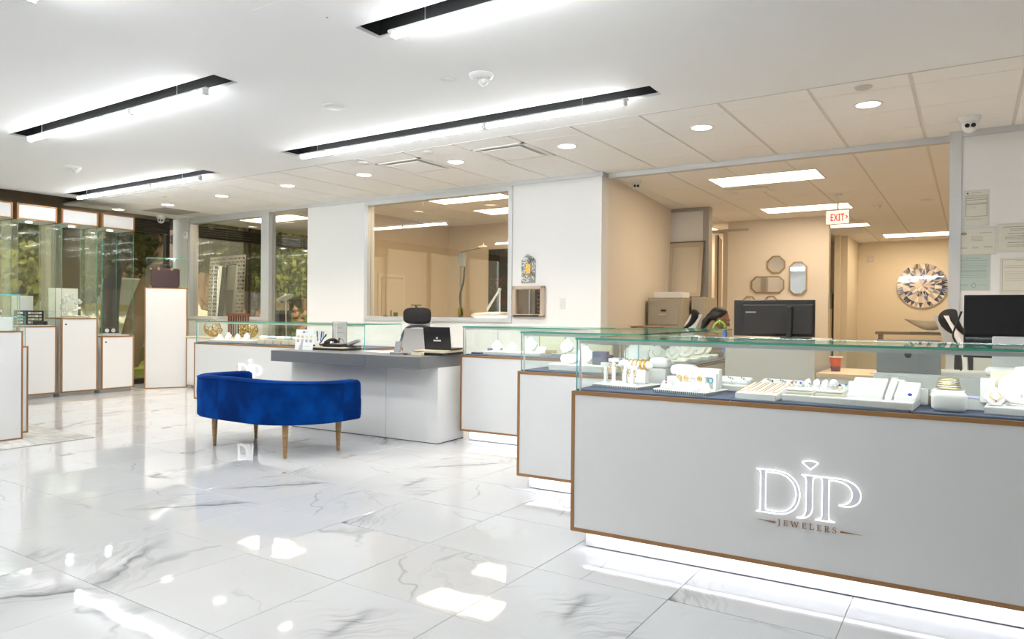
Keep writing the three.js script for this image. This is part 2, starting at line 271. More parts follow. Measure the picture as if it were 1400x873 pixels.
windowUnit(1, 'grey framed interior window of two panes looking into the tan workshop', -6.83, -4.47, 1.065, C - 0.046, 0.055, [[-6.775, -5.872], [-5.868, -4.525]]);
{ const w = windowUnit(2, 'grey framed interior window in the corner beside the suitcase pedestal', -10.84, -8.926, 1.04, C - 0.046, 0.05, [[-10.79, -9.91], [-9.905, -8.976]]);
  const d = room('window_3', 'tall glass sidelight with a wide grey mullion beside the white column');
  part('mullion', bx(-8.925, -8.79, 0, C - 0.04, ZB - 0.1, ZB + 0.02), alu, d);
  part('pane', bx(-8.79, -7.966, 0.05, C - 0.08, ZB - 0.052, ZB - 0.044), clearPane, d); part('bottom_rail', bx(-8.79, -7.966, 0, 0.1, ZB - 0.08, ZB), alu, d);
}
{ // exterior window wall: dark frames, tinted glass, rolled dark shutter above
  const w = room('wall_left', 'glazed left wall with dark bronze frames and tinted glass');
  const zs = [ZF, 1.2, -0.4, -1.95, -3.45, -5.02, -6.72, -7.1, -8.3, -9.75, -11.85];
  part('corner_post', bx(XL - 0.1, -10.84, 0, C, ZBb, ZB + 0.03), mat([0.62, 0.59, 0.54], 0.5), w);
  for (let i = 0; i + 1 < zs.length; i++) {
    const a = zs[i], b = zs[i + 1]; if (i !== 6) part('pane', bx(XL - 0.05, XL - 0.042, 0.07, C + 0.15, b + 0.03, a - 0.03), tintPane, w);
    part('mullion', bx(XL - 0.09, XL, 0, C + 0.18, b - 0.03, b + 0.03), bronzeFrame, w);
  }
  part('valance', bx(XL, XL + 0.03, 2.645, C + 0.16, -6.72, ZF), mat([0.20, 0.15, 0.11], 0.7), w);
  part('sill_rail', [bx(XL - 0.1, XL, 0, 0.08, -11.85, ZF)], bronzeFrame, w);
  part('column', bx(XL - 0.42, XL - 0.12, 0, C + 0.2, -5.42, -5.0), mat([0.42, 0.37, 0.30], 0.8), w);
  for (const [a, b] of [[-5.0, -6.70], [-3.48, -4.99], [-1.98, -3.43], [-7.13, -9.72], [-9.78, -11.8]]) {
    for (let k = 0; k < 5; k++) part('shutter_slat', rbx(XL, XL + 0.03, 2.44 + k * 0.04, 2.474 + k * 0.04, b, a, 0.008, 1), bronzeFrame, w);
    part('shutter_bar', [bx(XL + 0.02, XL + 0.05, 2.425, 2.44, b, a)], bronzeFrame, w);
  }
}
// ---------------------------------------------------------------- lamps
{
  const tubeMat = glow(COOL, TUBE_GLOW), names = ['above the blue sofa', 'nearest the glass tower cabinets', 'beside the tiled strip', 'over the long counter end', 'over the entrance side', 'over the rug, unseen and added', 'behind the viewpoint over the left aisle', 'behind the viewpoint'];
  SLOTS.forEach(([a, b, c, d], i) => {
    const t = thing('linear_light', `long white tube light in a black ceiling slot ${names[i]}`, 'light', [(a + b) / 2, C, (c + d) / 2], 0, 'linear lights in ceiling slots');
    const L = b - a - 0.36, x0 = -L / 2 - 0.02, split = x0 + L * 0.64, z = 0;
    part('housing', rbx(x0, x0 + L, -0.038, -0.02, z - 0.017, z + 0.017, 0.006, 1), whitePlastic, t);
    for (const [p, q] of [[x0 + 0.03, split - 0.012], [split + 0.012, x0 + L - 0.03]]) {
      part('tube', new THREE.CapsuleGeometry(0.018, q - p - 0.04, 4, 12).rotateZ(Math.PI / 2).translate((p + q) / 2, -0.052, z), tubeMat, t);
      each('cap', [rbx(p - 0.012, p + 0.01, -0.072, -0.03, z - 0.02, z + 0.02, 0.004, 1), rbx(q - 0.01, q + 0.012, -0.072, -0.03, z - 0.023, z + 0.023, 0.004, 1)], whitePlastic, t);
      areaLight(t, q - p, 0.04, [(p + q) / 2, -0.073, z], [0, -1, 0], COOL, TUBE_LIGHT);
    }
    for (const s of [x0 + 0.25, -x0 - 0.4]) part('hanger', bar([s, -0.02, z], [s, 0.2, z], 0.003, 6), alu, t);
  });
  const beside = ['above the certificates wall', 'before the office opening', 'before the plaque wall', 'before the large workshop window', 'by the square air diffusers', 'before the white column', 'by the sidelight', 'by the grey return grille', 'by the window shutter', 'added out of view beyond the certificates', 'added out of view at the far right of the strip'];  // the rightmost pair is unseen, added to brighten the right side
  [[-0.635, -5.69], [-1.857, -5.69], [-3.105, -5.69], [-4.39, -5.70], [-5.68, -5.71], [-6.98, -5.73], [-8.35, -5.78], [-9.73, -5.86], [-10.86, -5.75], [0.62, -5.69], [1.87, -5.69]].forEach(([x, z], i) => {
    const t = thing('downlight', `round recessed ceiling downlight ${beside[i]}`, 'light', [x, C, z], 0, 'downlights in the tiled strip');
    part('trim_ring', lathe([[0.078, 0.006], [0.08, -0.004], [0.094, -0.006], [0.1, 0.001], [0.1, 0.006]], 28), whitePlastic, t);
    part('lens', new THREE.CylinderGeometry(0.079, 0.079, 0.004, 28).translate(0, -0.001, 0), glow(SOFTWARM, DOWN_GLOW), t);
    const sp = new THREE.SpotLight(new THREE.Color().setRGB(...SOFTWARM), DOWN_LIGHT, 0, 58 * Math.PI / 180, 0.7, 2); sp.name = 'downlight_beam'; sp.position.set(0, -0.012, 0); sp.target.position.set(0, -1, 0); sp.castShadow = true; sp.shadow.radius = 3; t.add(sp, sp.target);
  });
  const troffer = (x0, x1, z0, z1, label, k = 1) => {
    const t = thing('troffer_light', label, 'light', [(x0 + x1) / 2, C, (z0 + z1) / 2], 0, 'flat panel lights of the back rooms'), w = (x1 - x0) / 2, d = Math.abs(z1 - z0) / 2;
    part('frame', [bx(-w, w, -0.008, 0.006, -d, -d + 0.018), bx(-w, w, -0.008, 0.006, d - 0.018, d), bx(-w, -w + 0.018, -0.008, 0.006, -d + 0.018, d - 0.018), bx(w - 0.018, w, -0.008, 0.006, -d + 0.018, d - 0.018)], whitePlastic, t);
    part('diffuser', bx(-w + 0.018, w - 0.018, -0.005, 0.004, -d + 0.018, d - 0.018), glow(WARM, TROFFER_GLOW), t);
    areaLight(t, 2 * w - 0.05, 2 * d - 0.05, [0, -0.014, 0], [0, -1, 0], WARM, TROFFER_LIGHT * k);
  };
  troffer(-2.50, -1.345, -8.44, -7.84, 'warm flat panel light in the office ceiling above the black monitor');
  troffer(-2.545, -1.38, -10.92, -10.36, 'warm flat panel light in the office ceiling before the mirror wall');
  troffer(-2.56, -1.40, -13.19, -12.74, 'warm flat panel light behind the exit sign');
  troffer(-1.39, -0.18, -15.32, -14.66, 'warm flat panel light above the round diamond picture');
  troffer(0.4, 1.6, -9.6, -9.0, 'warm flat panel light added unseen in the hidden right of the office', 1);  // unseen lamp added for more warm light at the right
  troffer(-4.4, -3.75, -12.7, -11.9, 'warm flat panel light in the passage beside the mirror wall');
  troffer(-6.22, -5.01, -7.82, -7.22, 'warm flat panel light in the workshop just behind the window', 0.95);
  troffer(-6.22, -5.01, -9.0, -8.46, 'warm flat panel light near the workshop back wall', 0.95);
  troffer(-10.29, -8.93, -7.91, -7.38, 'warm flat panel light in the corner office', 0.6);
}
// ---------------------------------------------------------------- showcases
const PB = 0.092, PT = 0.785, GT = 1.048, FR = 0.018;
function showcase(label, u0, u1, w1, w0, o = {}) {   // u along the counter, w0 the front plane, w1 the back
  const t = thing('showcase_counter', label, 'counter', cu(u0, 0, w0), RC, 'white showcase counters with bronze edges'), L = u1 - u0, D = w0 - w1;
  part('toe_kick', bx(0.05, L - 0.05, 0.007, PB, -D + 0.06, -0.075), laminate, t);
  each('levelling_foot', [0.1, L / 2, L - 0.1].map((x) => cyl(0.02, 0.02, 0, 0.008, x, -0.2, 10)), blackPlastic, t);
  part('body', bx(0.004, L - 0.004, PB, PT - 0.004, -D, -0.012), laminate, t);
  part('front_panel', bx(FR, L - FR, PB + FR, PT - FR, -0.014, -0.003), laminate, t);
  each('edge_trim', [bx(0, FR, PB, PT, -0.02, 0), bx(L - FR, L, PB, PT, -0.02, 0), bx(FR, L - FR, PB, PB + FR, -0.02, 0), bx(FR, L - FR, PT - FR, PT, -0.02, 0), bx(0, 0.012, PB, PT, -D, -D + 0.02), bx(0, 0.012, PT - FR, PT, -D + 0.02, -0.02), bx(0, 0.012, PB, PB + FR, -D + 0.02, -0.02), bx(L - 0.012, L, PT - FR, PT, -D + 0.02, -0.02), bx(L - 0.012, L, PB, PB + FR, -D + 0.02, -0.02), bx(L - 0.012, L, PB, PT, -D, -D + 0.02)], copper, t, 'bronze brown edging');
  const seams = o.seams ?? [];
  let a = 0.012; for (const s of [...seams, L - 0.012]) { part('deck_board', rbx(a, s - 0.004, PT - 0.002, PT + 0.008, -D + 0.01, -0.03, 0.003, 1), deckFabric, t, 'slate blue fabric deck'); a = s; }
  const g = 0.01, gi = 0.018, gy = PT, G = GT, B = D - 0.012;
  part('front_pane', bx(gi, L - gi, gy, G - g, -gi - g, -gi), pane, t);
  part('side_pane', bx(gi, gi + g, gy, G - g, -B, -gi - g - 0.001), pane, t);
  part('side_pane', bx(L - gi - g, L - gi, gy, G - g, -B, -gi - g - 0.001), pane, t);
  const doors = [gi + g + 0.002, ...(o.doors ?? [L * 0.5]), L - gi - g - 0.002];
  for (let i = 0; i + 1 < doors.length; i++) part('back_door', bx(doors[i] + 0.002, doors[i + 1] - 0.002, gy + 0.01, G - g - 0.002, -B + (i % 2) * 0.012, -B + 0.006 + (i % 2) * 0.012), pane, t);
  part('top_pane', bx(gi - 0.004, L - gi + 0.004, G - g + 0.0005, G, -B - 0.004, -gi + 0.004), pane, t);
  each('top_edge', [bx(gi - 0.006, L - gi + 0.006, G - g, G + 0.0005, -gi + 0.004, -gi + 0.0065), bx(gi - 0.0065, gi - 0.004, G - g, G + 0.0005, -B - 0.004, -gi + 0.004), bx(L - gi + 0.004, L - gi + 0.0065, G - g, G + 0.0005, -B - 0.004, -gi + 0.004), bx(gi - 0.006, L - gi + 0.006, G - g, G + 0.0005, -B - 0.0065, -B - 0.004)], glassEdge, t, 'green polished glass edge');
  each('corner_edge', [bx(gi - 0.002, gi, gy, G - g, -gi - g, -gi + 0.0005), bx(L - gi, L - gi + 0.002, gy, G - g, -gi - g, -gi + 0.0005), bx(gi - 0.0015, gi, gy, G - g, -B - 0.002, -B + 0.006), bx(L - gi, L - gi + 0.0015, gy, G - g, -B - 0.002, -B + 0.006)], glassEdgeBlue, t, 'teal glass corner edge');
  part('corner_post', [bx(gi + g, gi + g + 0.008, gy, G - g, -gi - g - 0.012, -gi - g - 0.001)], alu, t);
  part('light_rail', merge([bx(gi + g, L - gi - g, G - g - 0.018, G - g - 0.001, -gi - g - 0.005, -gi - g - 0.001), bx(gi + g, L - gi - g, G - g - 0.004, G - g - 0.001, -gi - g - 0.024, -gi - g - 0.005)]), alu, t);
  part('light_strip', bx(gi + g + 0.02, L - gi - g - 0.02, G - g - 0.008, G - g - 0.004, -gi - g - 0.022, -gi - g - 0.008), glow(COOL, 2), t);
  areaLight(t, L - 0.1, 0.014, [L / 2, G - g - 0.010, -gi - g - 0.015], [0, -0.83, -0.56], COOL, (o.light ?? 1) * CASE_LIGHT);
  part('kick_light_strip', bx(0.06, L - 0.06, PB - 0.006, PB - 0.001, -0.052, -0.036), glow([0.9, 0.92, 1.0], 1.5), t);
  areaLight(t, L - 0.14, 0.03, [L / 2, PB - 0.009, -0.042], [0, -0.9, -0.30], [0.86, 0.88, 1.0], KICK_LIGHT);
  return t;
}
const NEAR = showcase('long white showcase counter with the large lit logo and jewellery trays', -1.52, 2.1, -3.86, -3.17, { seams: [0.765, 1.467, 2.2], doors: [0.80, 1.484, 2.3] });
showcase('white showcase counter between the long logo counter and the counter beside the desk', -2.345, -1.495, -6.45, -4.06, { doors: [0.42] });
showcase('white showcase counter touching the right end of the grey desk', -3.69, -2.42, -5.98, -5.34, { doors: [0.35, 0.8], light: 0.7 });
showcase('white showcase counter behind the blue sofa, its right part behind the desk', -7.77, -5.0, -6.12, -5.5, { doors: [0.9, 1.8], light: 0.4 });

// lit logo: outlined letters D, J with a diamond, P, and the bronze word below
const serifFont = await new FontLoader().loadAsync('fonts/droid/droid_serif_regular.typeface.json');
function logo(uL, yB, w, k, label) {   // uL left edge of the D, yB its baseline, k size
  const t = thing('lit_logo', label, 'sign', cu(uL, yB, w + 0.001), RC, 'lit logos on the counters');
  const S = (f) => { const s = new THREE.Shape(); f(s); return s; };
  const D = S((s) => { s.moveTo(0, 0.18); s.lineTo(0.078, 0.18); s.bezierCurveTo(0.145, 0.18, 0.172, 0.135, 0.172, 0.09); s.bezierCurveTo(0.172, 0.04, 0.14, 0, 0.085, 0); s.lineTo(0, 0); s.bezierCurveTo(0.012, 0.003, 0.017, 0.006, 0.017, 0.02); s.lineTo(0.017, 0.158); s.bezierCurveTo(0.017, 0.172, 0.012, 0.177, 0, 0.18);
    const h = new THREE.Path(); h.moveTo(0.038, 0.170); h.lineTo(0.038, 0.012); h.lineTo(0.085, 0.010); h.bezierCurveTo(0.128, 0.012, 0.157, 0.045, 0.157, 0.09); h.bezierCurveTo(0.157, 0.135, 0.128, 0.168, 0.078, 0.170); h.lineTo(0.038, 0.170); s.holes.push(h); });
  const J = S((s) => { s.moveTo(0.178, 0.175); s.lineTo(0.238, 0.175); s.bezierCurveTo(0.226, 0.170, 0.221, 0.165, 0.221, 0.150); s.lineTo(0.221, 0.045); s.bezierCurveTo(0.221, 0.01, 0.195, -0.008, 0.160, -0.004); s.bezierCurveTo(0.185, 0.001, 0.196, 0.012, 0.196, 0.042); s.lineTo(0.196, 0.150); s.bezierCurveTo(0.196, 0.165, 0.190, 0.170, 0.178, 0.175); });
  const P = S((s) => { s.moveTo(0.243, 0.175); s.lineTo(0.325, 0.175); s.bezierCurveTo(0.372, 0.172, 0.398, 0.145, 0.398, 0.115); s.bezierCurveTo(0.398, 0.082, 0.368, 0.060, 0.318, 0.068); s.bezierCurveTo(0.350, 0.074, 0.366, 0.092, 0.366, 0.115); s.bezierCurveTo(0.366, 0.145, 0.345, 0.165, 0.300, 0.165); s.lineTo(0.300, 0.165); s.lineTo(0.282, 0.165); s.lineTo(0.282, 0.02); s.bezierCurveTo(0.282, 0.004, 0.290, 0, 0.305, -0.002); s.lineTo(0.232, -0.002); s.bezierCurveTo(0.247, 0, 0.256, 0.006, 0.256, 0.022); s.lineTo(0.256, 0.152); s.bezierCurveTo(0.256, 0.166, 0.252, 0.171, 0.243, 0.175); });
  const gem = S((s) => { s.moveTo(0.180, 0.226); s.quadraticCurveTo(0.21, 0.246, 0.241, 0.228); s.lineTo(0.212, 0.199); s.lineTo(0.180, 0.226); });
  const faceM = mat([0.80, 0.80, 0.86], 0.4), lineM = glow([1, 1, 1], 1.1);
  for (const [n, sh] of [['letter_d', D], ['letter_j', J], ['letter_p', P], ['gem_mark', gem]]) {
    const f = part(n, new THREE.ExtrudeGeometry(sh, { depth: 0.004, bevelEnabled: false, curveSegments: 10 }).scale(k, k, 1), faceM, t);
    const loops = [sh, ...sh.holes].map((q) => { const pts = q.getPoints(10), list = []; for (let i = 0; i + 1 < pts.length; i++) if (pts[i].distanceTo(pts[i + 1]) > 1e-5) list.push(bar([pts[i].x * k, pts[i].y * k, 0.0045], [pts[i + 1].x * k, pts[i + 1].y * k, 0.0045], 0.0017, 6)); return list; }).flat();
    part('lit_outline', loops, lineM, f, 'glowing white outline');
  }
  const word = new TextGeometry('JEWELERS', { font: serifFont, size: 0.024, depth: 0.002, curveSegments: 4 }); word.computeBoundingBox();
  const lets = []; let x = 0.086; for (const ch of 'JEWELERS') { const g = new TextGeometry(ch, { font: serifFont, size: 0.0235, depth: 0.002, curveSegments: 4 }); g.computeBoundingBox(); lets.push(g.translate(x - g.boundingBox.min.x, -0.046, 0)); x += (g.boundingBox.max.x - g.boundingBox.min.x) + 0.0105; }
  const wordG = mergeGeometries(lets.map(clean)); part('word', wordG.scale(k, k, 1), copper, t, 'bronze word below the lit letters');
  each('dash', [extr([[0.004, -0.0335], [0.077, -0.041], [0.077, -0.0335]], 0.002).scale(k, k, 1), extr([[x + 0.004, -0.0335], [x + 0.004, -0.041], [x + 0.085, -0.0385]], 0.002).scale(k, k, 1)], copper, t, 'tapered bronze dash');
  return t;
}
logo(-0.631, 0.322, -3.17, 1.02, 'white glowing letters with a gem mark on the long counter front');
logo(-6.95, 0.375, -5.5, 1.02, 'white glowing letters half hidden behind the blue sofa');
// ---------------------------------------------------------------- desk
{
  const t = thing('reception_desk', 'white sales desk with a thick overhanging grey top beside the blue sofa', 'desk', cu(-5.60, 0, -4.815), RC);
  const L = 1.85;
  for (const [a, b] of [[0.0, 1.252], [1.256, L]]) part('body_panel', rbx(a, b, 0.006, 0.68, -0.675, -0.265, 0.002, 1), laminate, t);
  part('gap_shade_strip', bx(0.004, L - 0.004, 0, 0.008, -0.675, -0.27), blackGap, t);  // solid near-black strip paints the shade of the gap under the desk
  for (const [a, b] of [[0, 1.232], [1.234, L]]) part('top_board', rbx(a, b, 0.681, 0.787, -0.675, 0, 0.002, 1), slabGrey, t, 'thick grey desktop board');
}
// ---------------------------------------------------------------- blue sofa, seen from behind
const velvetTex = dataTex(512, (u, v) => { const a = fbm(u * 3.2, v * 3.2, 3.1, 4), b = fbm(u * 9 + 4, v * 7, 8.8, 3), k = 0.5 + 0.9 * a + 0.35 * b; const s = sstep(0.1, 0.95, k); return [0 + 2 * s, 37 + 32 * s, 97 + 55 * s]; });
const velvet = mat(0xffffff, 0.8, 0, { specularIntensity: 0.12, map: velvetTex, sheen: 0.9, sheenColor: new THREE.Color().setRGB(0.0, 0.24, 0.75), sheenRoughness: 0.35, bumpMap: rep(fineNoise, 6), bumpScale: 0.0012 });
{
  const t = thing('velvet_sofa', 'royal blue velvet curved loveseat on tapered wooden legs', 'sofa', [-5.075, 0, -3.95]);
  // U-shaped back and arms: a ring of sections along the footprint
  const path = []; const hw = 0.775, hd = 0.38, r = 0.52;   // half width, half depth; +z is the back
  path.push([-hw, -hd]); for (let a = 0; a <= 8; a++) { const q = Math.PI - a / 8 * Math.PI / 2; path.push([-hw + r + r * Math.cos(q), hd - r + r * Math.sin(q)]); }
  for (let a = 0; a <= 8; a++) { const q = Math.PI / 2 - a / 8 * Math.PI / 2; path.push([hw - r + r * Math.cos(q), hd - r + r * Math.sin(q)]); } path.push([hw, -hd]);
  const c3 = new THREE.CatmullRomCurve3(path.map(([x, z]) => V(x, 0, z)), false, 'centripetal'), NS = 72, T = 0.115, y0 = 0.272, prof = [];
  const P = [], UVs = [], idx = []; const top = (s) => 0.615 - 0.012 * Math.cos(s * Math.PI * 2);
  const secN = 20, total = c3.getLength();
  for (let i = 0; i <= NS; i++) {
    const s = i / NS, p = c3.getPointAt(s), tn = c3.getTangentAt(s), n = V(tn.z, 0, -tn.x).normalize(); if (n.dot(V(p.x, 0, p.z + 0.2)) < 0) n.negate();
    const yT = top(s), end = Math.min(1, Math.min(s, 1 - s) / 0.03), round = Math.sqrt(Math.max(0, 1 - (1 - end) ** 2)), rr = 0.028;
    const out = [[0, y0 + 0.012], [0, y0 + 0.1], [0.004, y0 + 0.2], [0, yT - rr], [-rr * 0.3, yT - rr * 0.3], [-rr, yT], [-T + rr, yT], [-T + rr * 0.3, yT - rr * 0.3], [-T, yT - rr], [-T, y0 + 0.012], [-T + 0.01, y0], [-0.01, y0]];
    for (let j = 0; j <= out.length; j++) { const [o, y] = out[j % out.length], oo = (o + T / 2) * (0.55 + 0.45 * round) - T / 2, yy = y0 + (y - y0) * (0.94 + 0.06 * round); P.push(p.x + n.x * oo, yy, p.z + n.z * oo); UVs.push(s * total / 1.2, j < 5 ? yy / 1.2 : (yy + o) / 1.2); }
  }
  const M1 = 13; for (let i = 0; i < NS; i++) for (let j = 0; j < 12; j++) { const a = i * M1 + j, b = a + M1; idx.push(a, a + 1, b, a + 1, b + 1, b); }
  for (const e of [0, NS]) for (let j = 1; j < 11; j++) idx.push(...(e ? [e * M1, e * M1 + j, e * M1 + j + 1] : [0, j + 1, j]));
  const g = new THREE.BufferGeometry(); g.setAttribute('position', new THREE.Float32BufferAttribute(P, 3)); g.setAttribute('uv', new THREE.Float32BufferAttribute(UVs, 2)); g.setIndex(idx); g.computeVertexNormals();
  part('curved_back', g, velvet, t);
  const seat = new THREE.Shape(); seat.moveTo(-hw + 0.06, -hd); seat.lineTo(hw - 0.06, -hd); seat.lineTo(hw - 0.08, -0.15); seat.quadraticCurveTo(hw - 0.08, hd - 0.08, hw - 0.45, hd - 0.08); seat.lineTo(-hw + 0.45, hd - 0.08); seat.quadraticCurveTo(-hw + 0.08, hd - 0.08, -hw + 0.08, -0.15);
  part('seat', boxUV(new THREE.ExtrudeGeometry(seat, { depth: 0.13, bevelEnabled: true, bevelSize: 0.02, bevelThickness: 0.02, bevelSegments: 3 }).rotateX(Math.PI / 2).translate(0, 0.43, 0), 0.8), velvet, t);
  const seam = path.map(([x, z], i) => V(x * 1.001, 0.608, z * 1.001));
  part('piping', tube(c3.getSpacedPoints(60).map((p, i) => V(p.x * 1.002, top(i / 60) - 0.016, p.z * 1.002)).slice(4, 57), 0.004, 60, 6), velvet, t);
  for (const [x, z] of [[-0.41, 0.21], [0.51, 0.21], [0.61, -0.26], [-0.46, -0.25]]) { const l = part('leg', lathe([[0.001, 0], [0.012, 0], [0.014, 0.01], [0.024, 0.2], [0.026, 0.29], [0.001, 0.29]], 18), oak, t, 'tapered light oak leg'); l.position.set(x, 0, z); }
}
// rug under the near pedestals
const rugTex = dataTex(512, (u, v) => { const k = fbm(u * 8, v * 40, 5, 4) * 40 + fbm(u * 5, v * 5, 9, 3) * 40 + 20 * perlin.noise(u * 200, v * 200, 1); return [196 + k, 194 + k, 188 + k]; });
solo('rug', boxUV(rbx(-1.6, 0, 0, 0.008, -0.42, 3.2, 0.003, 1), 0.6), mat(0xffffff, 0.95, 0, { map: rugTex, bumpMap: rep(fineNoise, 14), bumpScale: 0.002 }), 'thin pale grey mottled rug under the near glass pedestals', 'rug', [-6.71, 0.0005, -2.93]);
// ---------------------------------------------------------------- glass tower cabinets before the window wall
function tower(label, z0, z1, pedY, o = {}) {   // front faces +x at -10.21; z0 nearer end
  const t = thing('tower_cabinet', label, 'cabinet', [-10.21, 0, z0], 0, 'glass tower cabinets before the window'), D = 0.48, L = z1 - z0, T = 0.02;   // L negative
  const zb = (a, b) => [Math.min(a, b), Math.max(a, b)];
  part('plinth', bx(-D + 0.03, -0.07, 0, 0.055, ...zb(L + 0.01, -0.01)), mat([0.55, 0.55, 0.54], 0.5), t);
  part('pedestal', bx(-D, -0.012, 0.055, pedY - 0.004, ...zb(L + 0.003, -0.003)), laminate, t);
  const door = part('door', bx(-0.014, -0.003, 0.075, pedY - T, ...zb(L + T, -T)), laminate, t);
  part('lock', cyl(0.011, 0.011, -0.004, 0.004, 0, 0, 12).rotateZ(Math.PI / 2).translate(-0.001, pedY - 0.085, -0.06), blackPlastic, door, 'black lock');
  const fr = (y0, y1) => [bx(-0.02, 0, y0, y1, -T, 0), bx(-0.02, 0, y0, y1, L, L + T), bx(-0.02, 0, y1 - T * 0.8, y1, L + T, -T), bx(-0.02, 0, y0, y0 + T * 0.8, L + T, -T)];
  each('edge_trim', [...fr(0.055, pedY), bx(-D, -0.02, pedY - T * 0.8, pedY, -0.006, 0.0005), bx(-D, -0.02, pedY - T * 0.8, pedY, L - 0.0005, L + 0.006)], copper, t, 'bronze brown edging');
  part('deck', rbx(-D + 0.03, -0.05, pedY, pedY + 0.012, ...zb(L + 0.04, -0.04), 0.003, 1), mat([0.6, 0.6, 0.6], 0.4), t);
  const Y1 = 2.325, Y2 = 2.53, gi = 0.012, g = 0.008;
  part('front_pane', bx(-gi - g, -gi, pedY, Y1, ...zb(L + gi, -gi)), pane, t);
  part('side_pane', bx(-D + gi, -gi - g - 0.001, pedY, Y1, ...zb(-gi - g, -gi)), pane, t);
  part('side_pane', bx(-D + gi, -gi - g - 0.001, pedY, Y1, ...zb(L + gi, L + gi + g)), pane, t);
  part('back_pane', bx(-D + gi - g, -D + gi, pedY, Y1, ...zb(L + gi, -gi)), pane, t);
  each('glass_edge', [[-gi - g, -gi + 0.002], [-D + gi - g, -D + gi]].flatMap(([a, b]) => [bx(a, b, pedY, Y1, -gi, -gi + 0.0025), bx(a, b, pedY, Y1, L + gi - 0.0025, L + gi)]), glassEdge, t, 'green glass edge');
  part('top_box', bx(-D, -0.012, Y1, Y2 - 0.004, ...zb(L + 0.003, -0.003)), laminate, t);
  part('top_front', bx(-0.014, -0.003, Y1 + T, Y2 - T, ...zb(L + T, -T)), laminate, t);
  each('top_trim', [...fr(Y1, Y2), bx(-D, -0.02, Y1, Y2, -0.001, 0.0015)], copper, t, 'bronze brown edging');
  const pl = part('puck_light', cyl(0.04, 0.04, Y1 - 0.008, Y1 - 0.001, -D / 2, L / 2, 20), glow(COOL, 4), t);
  areaLight(t, 0.06, 0.06, [-D / 2, Y1 - 0.012, L / 2], [0, -1, 0], COOL, 22);
  return t;
}
tower('glass tower cabinet half hidden behind the near vitrine pedestals', -3.60, -4.085, 0.86);
tower('glass tower cabinet holding the black compartment boxes', -4.135, -4.605, 0.955);
tower('glass tower cabinet holding the crystal sculpture', -4.66, -5.135, 1.06);
tower('glass tower cabinet holding the small twin dial box', -5.185, -5.645, 0.807);
{ // contents
  const grid = (label, x, y, z, W, H, nx, ny, turn) => {
    const t = thing('compartment_box', label, 'box', [x, y, z], turn, 'black compartment boxes');
    part('frame', [bx(-0.02, 0.02, 0, 0.012, -W / 2, W / 2), bx(-0.02, 0.02, H - 0.012, H, -W / 2, W / 2), bx(-0.02, 0.02, 0, H, -W / 2, -W / 2 + 0.012), bx(-0.02, 0.02, 0, H, W / 2 - 0.012, W / 2), bx(-0.02, -0.012, 0, H, -W / 2, W / 2)], blackPlastic, t);
    for (let i = 0; i < nx; i++) for (let j = 0; j < ny; j++) part('insert', rbx(-0.014, 0.012, 0.018 + j * (H - 0.02) / ny, -0.002 + 0.01 + (j + 1) * (H - 0.02) / ny - 0.006, -W / 2 + 0.018 + i * (W - 0.024) / nx, -W / 2 + 0.008 + (i + 1) * (W - 0.024) / nx, 0.003, 1), (i + j) % 3 ? mat([0.62, 0.50, 0.36], 0.6) : whitePlastic, t);
  };
  grid('black compartment box with pale inserts beside the low black case', -10.5, 0.967, -4.46, 0.23, 0.19, 4, 4, 0.25);
  grid('narrow black compartment box at the near side of its tower', -10.45, 0.967, -4.26, 0.12, 0.19, 2, 4, 0.25);
  solo('black_case', rbx(-0.05, 0.05, 0, 0.05, -0.07, 0.07, 0.008), blackPlastic, 'low black case before the compartment box', 'case', [-10.36, 0.9675, -4.47], 0);
  solo('backboard', bx(-0.006, 0.006, 0, 0.385, -0.13, 0.13), mat([0.78, 0.75, 0.68], 0.6), 'pale backboard behind the compartment boxes', 'panel', [-10.64, 0.968, -4.37]);
  solo('backboard', bx(-0.006, 0.006, 0, 0.40, -0.19, 0.19), mat([0.80, 0.76, 0.68], 0.6), 'pale backboard behind the crystal sculpture', 'panel', [-10.655, 1.073, -4.89]);
  const cr = thing('crystal_sculpture', 'clear crystal wreath sculpture on a pale stand', 'sculpture', [-10.45, 1.073, -4.90]);
  const cg = new THREE.MeshPhysicalMaterial({ color: new THREE.Color().setRGB(0.9, 0.89, 0.84), roughness: 0.05, metalness: 0.35, clearcoat: 1 });
  for (let k = 0; k < 34; k++) { const a = rnd(0, Math.PI * 2), r = 0.09 + rnd(-0.03, 0.05), g = new THREE.OctahedronGeometry(rnd(0.016, 0.032)); g.scale(1, rnd(0.6, 1.6), 1); g.rotateX(rnd(0, 3)); g.rotateZ(rnd(0, 3)); part('crystal', g.translate(rnd(-0.03, 0.03), 0.16 + r * Math.sin(a) * 1.05, r * Math.cos(a)), cg, cr); }
  part('stand', lathe([[0.001, 0], [0.11, 0], [0.12, 0.012], [0.05, 0.03], [0.02, 0.07], [0.001, 0.08]], 24), cream, cr);
  solo('saucer', lathe([[0.001, 0], [0.03, 0], [0.045, 0.012], [0.042, 0.014], [0.001, 0.008]], 24), whitePlastic, 'white saucer at the foot of the crystal sculpture', 'saucer', [-10.285, 1.0735, -4.99]);
  const db = thing('dial_box', 'small black box with two round dials on a silver plate', 'box', [-10.45, 0.83, -5.40]);
  part('box', rbx(-0.05, 0.05, 0.01, 0.09, -0.095, 0.095, 0.006), blackPlastic, db);
  for (const s of [-1, 1]) part('dial', cyl(0.03, 0.03, 0.05, 0.053, 0, 0, 20).rotateZ(-Math.PI / 2).translate(0, 0.05, s * 0.045), silver, db);
  part('plate', rbx(-0.08, 0.1, 0, 0.01, -0.13, 0.13, 0.003, 1), silver, db);
}
